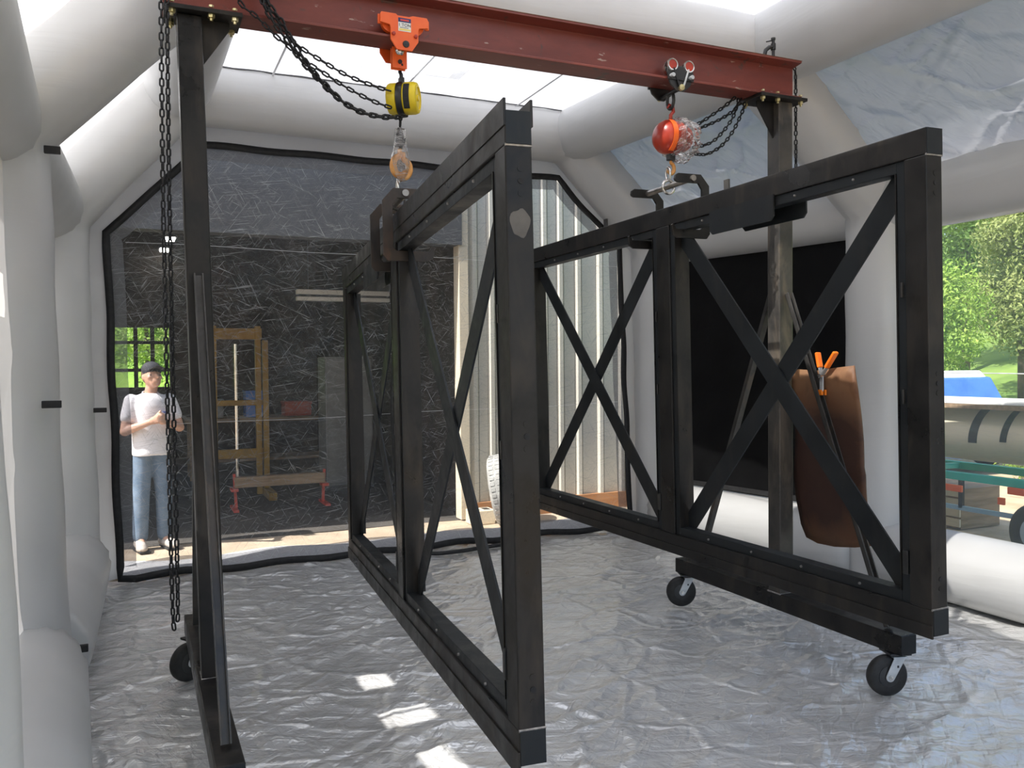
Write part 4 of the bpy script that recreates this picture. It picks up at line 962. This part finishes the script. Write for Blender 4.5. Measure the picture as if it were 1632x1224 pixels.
# tyre leaning on the siding
def tyre(name, loc, rot, r, w, label, mat, hubm):
    t = tag(thing(name, loc, rot), label=label, cat='tyre')
    prof = [(r*.62, -w*.40), (r*.80, -w*.5), (r*.93, -w*.47), (r*.985, -w*.38), (r, -w*.2), (r, w*.2), (r*.985, w*.38), (r*.93, w*.47), (r*.80, w*.5), (r*.62, w*.40)]
    MB().lathe(prof+[prof[0]], (0, 0, r), (0, 1, 0), 48, False).build('tyre_casing', mat, t, smooth=True)
    MB().lathe([(.02, -w*.1), (r*.62, -w*.35), (r*.62, w*.35), (.02, w*.1)], (0, 0, r), (0, 1, 0), 32).build('wheel_rim', hubm, t, smooth='auto')
    for k in range(40):   # tread blocks
        a = 2*math.pi*k/40; c_, s_ = math.cos(a), math.sin(a)
        for yy in (-.28, 0, .28):
            MB().bar((r*.996*c_, yy*w-.09*w, r+r*.996*s_), (r*.996*c_, yy*w+.09*w, r+r*.996*s_), r*.09, .010, (-s_, 0, c_)).build('tread_block', mat, t)
    return t
TYRE = simple('sun_pale_rubber', (.30, .30, .29), (.42, .42, .40), 12, .8, 0, .2)  # pale grey instead of black: sunlight put into the rubber colour
tyre('tyre', (3.56, 8.16, -.01), (R(-10), 0, R(62)), .37, .24, 'pale grey tyre, coloured as if sunlit, leaning against the cream siding', TYRE, simple('grey_rim', (.28, .29, .3), (.36, .37, .38), 8, .5))
rb = tag(thing('red_scrap_block', (3.36, 7.72, -.01)), label='broken red and tan block at the foot of the tyre', cat='scrap')
MB().prism([(-.09, 0), (.07, 0), (.10, .06), (.04, .13), (-.02, .10), (-.08, .04)], -.05, .05, 'xz').build('red_piece', REDM, rb, bevel=.006); MB().prism([(-.02, 0), (.15, 0), (.13, .10), (.05, .15)], .05, .12, 'xz').build('tan_piece', TRIMM, rb, bevel=.006)
cbk = tag(thing('concrete_block', (3.30, 8.35, -.01)), label='pale concrete block at the shop corner', cat='block')
MB().box(-.13, .13, -.10, .10, 0, .15).build('block_body', TRIMM, cbk, bevel=.01)
for x in (-.06, .06): MB().box(x-.035, x+.035, -.06, .06, .149, .152).build('core_hole', DARKW, cbk)

# ------------------------------------------------------------------ right side: trailer tank, car, trees
tk = tag(thing('tank_trailer', (7.15, 5.4, -.02)), label='long cream tank with two black bars on a teal trailer frame', cat='trailer')
TZ, Tr = 1.02, .275
MB().lathe([(.02, -2.45), (.15, -2.42), (.24, -2.33), (Tr, -2.2), (Tr, 2.2), (.24, 2.33), (.15, 2.42), (.02, 2.45)], (0, 0, TZ), (0, 1, 0), 40).build('tank', TANKM, tk, smooth='auto')
for yy, w, a0, a1 in ((-.13, .085, R(98), R(198)), (-.43, .062, R(98), R(192))):
    mb = MB(); K = 16
    for q in (Tr+.001, Tr+.005):
        for t in np.linspace(a0, a1, K):
            for s_ in (-.5, .5): mb.v.append((q*math.cos(t), yy+s_*w+.10*(t-a0)/(a1-a0), TZ+q*math.sin(t)))
    for i in range(K-1):
        a = 2*i; b_ = 2*K+a; mb.f += [(a, a+1, a+3, a+2), (b_, b_+2, b_+3, b_+1), (a, a+2, b_+2, b_), (a+1, b_+1, b_+3, a+3)]
    mb.build('black_bar', INKM, tk)
MB().box(-.34, .10, -2.4, 2.4, TZ+Tr-.01, TZ+Tr+.035).build('walkway_board', WHITEM, tk, bevel=.006)
MB().box(-.36, -.30, -2.4, 2.4, TZ+Tr-.05, TZ+Tr-.012).build('walkway_rail', WOODM, tk)
for x in (-.36, .36): MB().box(x-.03, x+.03, -2.6, 2.6, .60, .67).build('frame_rail', TEALM, tk, bevel=.004)
for yy in (-2.0, -.7, .6, 1.9): MB().box(-.36, .36, yy-.03, yy+.03, .61, .66).build('cross_rail', TEALM, tk)
for yy in (-1.6, 1.5): MB().box(-.25, .25, yy-.05, yy+.05, .66, TZ-.20).build('cradle', DARKW, tk)
MB().box(-.38, -.35, -2.5, 2.5, .33, .37).build('lower_rail', simple('pale_blue_pipe', (.25, .4, .5), (.32, .48, .58), 4, .5), tk)
for yy in (-2.4, -1.2, 0, 1.2, 2.4): MB().box(-.38, -.35, yy-.02, yy+.02, .35, .62).build('stay', DARKW, tk)
for yy in (-.80, ):
    for s_ in (-1, 1):
        MB().lathe([(.12, -.08), (.20, -.09), (.25, -.07), (.26, 0), (.25, .07), (.20, .09), (.12, .08)], (s_*.42, yy, .26), (1, 0, 0), 36).build('tyre', RUBBER, tk, smooth=True)
        MB().lathe([(.02, -.085), (.10, -.092), (.14, -.09), (.14, .09), (.10, .092), (.02, .085)], (s_*.42, yy, .26), (1, 0, 0), 24).build('wheel_hub', simple('blue_grey_hub', (.35, .42, .48), (.42, .5, .55), 5, .4) if s_ < 0 else ZINC, tk, smooth='auto')
for y0_, y1_, z in ((5.37, 5.62, .525), (4.78, 4.93, .57), (4.96, 5.02, .47)):
    MB().box(-.405, -.38, y0_-5.4, y1_-5.4, z-.03, z+.03).build('orange_marker', ORANGE, tk, bevel=.004)
wc = tag(thing('wooden_crate', (7.75, 6.45, -.02)), label='tan wooden crate on the dirt behind the trailer', cat='crate')
for k in range(4): MB().box(-.3, -.28, -.5, .5, .02+k*.1, .10+k*.1).build('slat', TRIMM, wc, bevel=.003)
MB().box(-.28, .28, -.5, .5, 0, .40).build('crate_body', WOODM, wc)
# car
car = tag(thing('parked_car', (11.6, 10.75, -.02), (0, 0, R(2))), label='blue car with a white roof parked beyond the tank trailer', cat='car')
MB().prism([(-2.1, .25), (2.1, .25), (2.15, .60), (2.05, .82), (1.1, .92), (-1.95, .95), (-2.12, .75)], -.85, .85, 'yz').build('car_body', BLUEM, car, bevel=.05)
MB().prism([(-1.75, .92), (1.15, .90), (.45, 1.40), (-1.45, 1.42)], -.74, .74, 'yz').build('cabin', BLUEM, car, bevel=.04)
MB().prism([(-1.42, 1.40), (.50, 1.38), (.36, 1.50), (-1.30, 1.52)], -.70, .70, 'yz').build('white_roof', WHITEM, car, bevel=.03)
for s_ in (-1, 1):
    MB().prism([(-1.55, .99), (-.45, .98), (-.45, 1.32), (-1.38, 1.33)], s_*.742-.004, s_*.742+.004, 'yz').build('side_window', GLASSD, car); MB().prism([(-.38, .98), (.86, .97), (.40, 1.32), (-.38, 1.32)], s_*.742-.004, s_*.742+.004, 'yz').build('side_window', GLASSD, car)
    for yy in (-1.35, 1.3): MB().lathe([(.05, -.10), (.28, -.11), (.32, -.06), (.32, .06), (.28, .11), (.05, .10)], (s_*.78, yy, .32), (1, 0, 0), 28).build('wheel', RUBBER, car, smooth='auto')
wire = MB().tube([(8.6, -2, 1.56), (8.6, 5, 1.50), (8.6, 12, 1.56)], .006, 6).build('overhead_wire', ZINC); tag(wire, 'thin pale cable strung across the yard above the tank', 'cable')
for y in (-2, 12):
    po = MB().lathe([(.05, 0), (.045, 1.6), (.03, 1.64), (.001, 1.65)], (8.6, y, -.03), (0, 0, 1), 12).build('fence_post', WOODM, smooth='auto'); tag(po, 'wooden post carrying the yard cable at its '+('near' if y < 0 else 'far')+' end', 'post')
# hill
MB().grid(lambda u_, v_: (13+45*u_, -25+65*v_, -.03+13*u_**1.15+.5*math.sin(v_*23+u_*9)*u_), 30, 30).build('hillside', simple('hill_grass', (.10, .18, .03), (.24, .34, .07), .6, .9), smooth=True, fix=False)
tag(struct(bpy.data.objects['hillside']), 'green hillside rising beyond the yard', 'hillside')
def hill_z(x): return -.03+13*max(0, (x-13)/45)**1.15
def crown_mesh(seed, blobs, nleaf, size, mat):
    r_ = np.random.default_rng(seed); vs, fs = [], []
    for i in range(nleaf):
        c_, rad = blobs[r_.integers(len(blobs))]
        d = r_.normal(size=3); d /= np.linalg.norm(d); rr = (r_.random()**.35)
        p = np.array(c_)+d*np.array(rad)*rr
        nrm = d+r_.normal(size=3)*.7; nrm /= np.linalg.norm(nrm); a = np.cross(nrm, r_.normal(size=3)); a /= np.linalg.norm(a); b2_ = np.cross(nrm, a)
        s_ = size*(.6+.8*r_.random()); o = len(vs)
        vs += [tuple(p-a*s_), tuple(p-b2_*s_*.45+nrm*s_*.15), tuple(p+a*s_), tuple(p+b2_*s_*.45+nrm*s_*.15)]; fs.append((o, o+1, o+2, o+3))
    me = bpy.data.meshes.new('crown'); me.from_pydata(vs, [], fs); me.materials.append(mat); return me
def blobset(seed, H, Rr, n_):
    r_ = random.Random(seed); out = []
    for i in range(n_):
        t = r_.random(); a = r_.uniform(0, 6.28); rr = Rr*(.75*(1-abs(t-.45)*1.1))*r_.uniform(.3, 1)
        s_ = Rr*r_.uniform(.32, .55)
        out.append(((rr*math.cos(a), rr*math.sin(a), H*(.30+.62*t)), (s_, s_, s_*.8)))
    return out
PROTO = []
for i, (mt, H_, R_, nl) in enumerate(((LEAF1, 6.5, 2.3, 5200), (LEAF2, 7.5, 2.4, 5600), (LEAF3, 7.0, 2.1, 5200), (LEAF2, 2.0, 1.5, 2600), (LEAF1, 1.6, 1.4, 2400))):
    me = crown_mesh(i+11, blobset(i+3, H_, R_, 26), nl*3, .075 if i < 3 else .055, mt)
    tm = MB().tube([(0, 0, -.3), (.05, .02, H_*.3), (-.04, .05, H_*.6), (0, 0, H_*.88)], [.16, .12, .08, .02] if i < 3 else [.05, .04, .03, .01], 8)
    t2 = bpy.data.meshes.new('trunk'); t2.from_pydata(tm.v, [], tm.f); t2.materials.append(BARK); t2.shade_smooth()
    PROTO.append((me, t2))
TN = ['bright green leafy tree', 'dark mid green tree', 'olive green tree', 'dark green shrub', 'bright green shrub']
def put_tree(kind, ang, d, s_, rz, label):
    x, y = d*math.sin(R(ang)), d*math.cos(R(ang))
    t = tag(thing('tree' if kind < 3 else 'shrub', (x, y, hill_z(x)), (0, 0, rz)), label=label, cat='tree' if kind < 3 else 'shrub', group='trees on the hillside' if kind < 3 else 'shrubs at the hill foot'); t.scale = (s_, s_, s_)
    for nm, me in zip(('crown', 'trunk'), PROTO[kind]):
        o = bpy.data.objects.new(nm, me); COL.objects.link(o); o.parent = t
TREES = [(0, 49.6, 18.9, .55, 'small bright green tree nearest the gate post, above the blue car'), (2, 58.4, 17.0, .5, 'small olive green tree past the right edge of the window'),
         (2, 54.6, 21.0, .66, 'olive green tree in the middle of the right window'), (1, 51.6, 24.5, .92, 'dark green tree standing behind the small bright tree'), (0, 61.5, 24.5, .9, 'bright green tree outside the right frame edge'),
         (0, 56.6, 29.5, 1.1, 'tall bright green tree at the right edge of the photo'), (1, 47.2, 29.5, 1.1, 'dark tree on the slope hidden beside the gate post'),
         (2, 52.6, 36.5, 1.35, 'large olive green tree high on the hillside'), (1, 57.8, 45, 1.6, 'large dark green tree near the hilltop at right'), (0, 48.6, 45, 1.6, 'large bright green tree near the hilltop at left'), (1, 53.2, 56, 1.8, 'dark green tree crowning the hilltop')]
for i, (k, a, d, s_, lab) in enumerate(TREES): put_tree(k, a, d, s_, i*1.3, lab)
put_tree(4, 55.4, 13.7, .40, .4, 'bright green shrub at the hill foot above the tank')
put_tree(3, 61.0, 13.9, .42, 2.1, 'dark green shrub past the right edge of the window')
# trees behind the lawn, seen through the shop rear window
for i, (k, x, y) in enumerate(((1, -2.6, 27), (0, .4, 30), (2, 2.2, 26))):
    t = tag(thing('tree', (x, y, -.02), (0, 0, i)), label=TN[k]+' on the lawn behind the shop', cat='tree', group='trees behind the shop'); t.scale = (.8, .8, .8)
    for nm, me in zip(('crown', 'trunk'), PROTO[k]):
        o = bpy.data.objects.new(nm, me); COL.objects.link(o); o.parent = t

# ------------------------------------------------------------------ person watching from the shop door
pr = tag(thing('person', (.13, 8.50, 0), (0, 0, R(14))), label='person in white t-shirt, jeans and dark cap, hands clasped, looking up outside the window', cat='person')
# local frame: facing -Y (towards the tent); x is the picture right
def capsule(mb, a, b_, ra, rb, n_=10, seg=14):
    a, b_ = Vector(a), Vector(b_); d = b_-a; L = d.length; d.normalize(); rings = []
    u_ = d.orthogonal().normalized(); w_ = d.cross(u_)
    st = [(-math.cos(t)*ra, math.sin(t)*ra) for t in np.linspace(.05, math.pi/2, 5)]+[(L+math.sin(t)*rb, math.cos(t)*rb) for t in np.linspace(0, math.pi/2-.05, 5)]
    for h_, r_ in st: rings.append([a+d*h_+(u_*math.cos(2*math.pi*k/seg)+w_*math.sin(2*math.pi*k/seg))*r_ for k in range(seg)])
    mb.ring_loft(rings)
def ell(mb, c, r_): mb.sphere(c, 1, 18, 12, r_)
body = MB()
# head tilted back, face up and to the right
HC = Vector((.01, -.01, 1.585))
ell(body, HC, (.074, .092, .112)); ell(body, HC+Vector((.012, -.052, -.052)), (.052, .050, .055))
capsule(body, HC+Vector((.018, -.088, .012)), HC+Vector((.024, -.112, -.010)), .010, .014)      # nose
ell(body, HC+Vector((.020, -.088, -.050)), (.026, .014, .008)); ell(body, HC+Vector((.022, -.082, -.084)), (.022, .020, .018))   # lips, chin
ell(body, HC+Vector((-.038, -.070, -.016)), (.022, .020, .020)); ell(body, HC+Vector((.056, -.058, -.016)), (.020, .022, .020))  # cheeks
for s_ in (-1, 1): ell(body, HC+Vector((s_*.076, .012, -.012)), (.010, .022, .032))
capsule(body, (.0, .02, 1.40), HC+Vector((.005, .012, -.07)), .056, .052)
capsule(body, (-.10, .025, 1.345), (.10, .025, 1.345), .05, .05)
capsule(body, (0, .02, 1.30), (0, .02, .96), .115, .110)
SHR, SHL = Vector((-.168, .02, 1.36)), Vector((.168, .02, 1.36))
ELR, ELL_ = Vector((-.235, -.02, 1.085)), Vector((.245, -.02, 1.10))
HAR, HAL = Vector((-.015, -.235, 1.195)), Vector((.030, -.245, 1.185))
for sh, el, ha in ((SHR, ELR, HAR), (SHL, ELL_, HAL)):
    capsule(body, sh, el, .052, .042); capsule(body, el, ha.lerp(el, .20), .043, .028)
    ell(body, ha.lerp(el, .10), (.034, .034, .036)); 
# clasped hands: five bent fingers each, wrapping over the other hand
for s_, ha, el in ((-1, HAR, ELR), (1, HAL, ELL_)):
    ell(body, ha, (.036, .030, .042))
    for k in range(4):
        z = ha.z+.030-.019*k; L = (.050, .056, .053, .042)[k]
        p0 = Vector((ha.x+s_*.012, ha.y-.020, z)); p1 = p0+Vector((-s_*.030, -.018, .012)); p2 = p1+Vector((-s_*L*.6, .006, .006)); p3 = p2+Vector((-s_*L*.25, .020, -.004))
        capsule(body, p0, p1, .0092, .0088, seg=8); capsule(body, p1, p2, .0088, .0080, seg=8); capsule(body, p2, p3, .0080, .0070, seg=8)
    q0 = ha+Vector((s_*.006, -.006, .034)); q1 = q0+Vector((-s_*.016, -.016, .028)); q2 = q1+Vector((-s_*.020, -.004, .018))
    capsule(body, q0, q1, .011, .0095, seg=8); capsule(body, q1, q2, .0095, .0075, seg=8)
for s_ in (-1, 1):
    hip = Vector((s_*.075, .015, .90)); kn_ = Vector((s_*.100, .0, .50)); an_ = Vector((s_*.105, .03, .09))
    capsule(body, hip, kn_, .080, .055); capsule(body, kn_, an_, .054, .038); capsule(body, an_, an_+Vector((s_*.02, -.15, -.045)), .036, .03)
bo = body.build('body', SKIN, pr, smooth=True); remesh(bo, .0085, 2)
sh = MB()
sh.ring_loft([[(rx_*math.cos(t), .015+ry_*math.sin(t), z+.006*math.sin(t*3)*(z < .9)) for t in np.linspace(0, 2*math.pi, 33)[:-1]] for z, rx_, ry_ in ((.855, .168, .135), (.93, .166, .130), (1.08, .166, .128), (1.22, .176, .130), (1.31, .180, .122), (1.37, .160, .105), (1.41, .11, .08), (1.425, .07, .06))])
for s0, e0 in ((SHR, ELR), (SHL, ELL_)): capsule(sh, s0, s0.lerp(e0, .55), .062, .064)
so = sh.build('t_shirt', SHIRT, pr, smooth=True); remesh(so, .013, 4)
MB().lathe([(.066, 0), (.074, .006), (.070, .014), (.060, .012), (.066, 0)], (.0, .015, 1.418), (0, -.25, 1), 28, False).build('collar', SHIRT, so, smooth=True)
lg = MB().prism([(.070, 1.262), (.085, 1.258), (.105, 1.262), (.112, 1.250), (.100, 1.246), (.096, 1.236), (.085, 1.244), (.072, 1.250)], -.128, -.112, 'xz').build('chest_logo', LOGO, so)
jn = MB(); capsule(jn, (-.045, .015, .93), (.045, .015, .93), .105, .105)
for s_ in (-1, 1):
    capsule(jn, (s_*.074, .015, .86), (s_*.098, .0, .50), .088, .074); capsule(jn, (s_*.098, .0, .50), (s_*.106, .025, .12), .074, .068)
jo = jn.build('jeans', JEANS, pr, smooth=True); remesh(jo, .013, 4)
for s_ in (-1, 1):
    f = MB(); capsule(f, (s_*.108, .06, .05), (s_*.135, -.14, .042), .052, .046); ell(f, (s_*.135, -.13, .035), (.052, .075, .036))
    fo = f.build('shoe', SHOEM, pr, smooth=True); remesh(fo, .010, 3); MB().box(s_*.122-.05, s_*.122+.05, -.2, .11, .0, .014).build('sole', RUBBER, fo, bevel=.006)
hr = MB(); ell(hr, HC+Vector((-.006, .030, .010)), (.080, .078, .098)); ho = hr.build('hair', HAIRM, pr, smooth=True)
cp = MB(); ell(cp, HC+Vector((.0, .012, .052)), (.086, .100, .078)); co = cp.build('cap', CAPM, pr, smooth=True)
MB().grid(lambda u_, v_: (HC.x+.010+(u_-.5)*.145*(1-.25*v_), HC.y-.075-.085*v_, HC.z+.062+.022*v_-.022*(2*u_-1)**2), 12, 6).build('cap_peak', CAPM, co, smooth=True, fix=False).modifiers.new('s', 'SOLIDIFY').thickness = .006
for s_ in (-.030, .050):
    MB().sphere((HC.x+s_, HC.y-.083+abs(s_)*.15, HC.z+.004), .012, 12, 8, (1, .6, .7)).build('eye', simple('eye_dark%d' % (s_ > 0), (.05, .04, .035), (.08, .06, .05), 9, .3), bo)
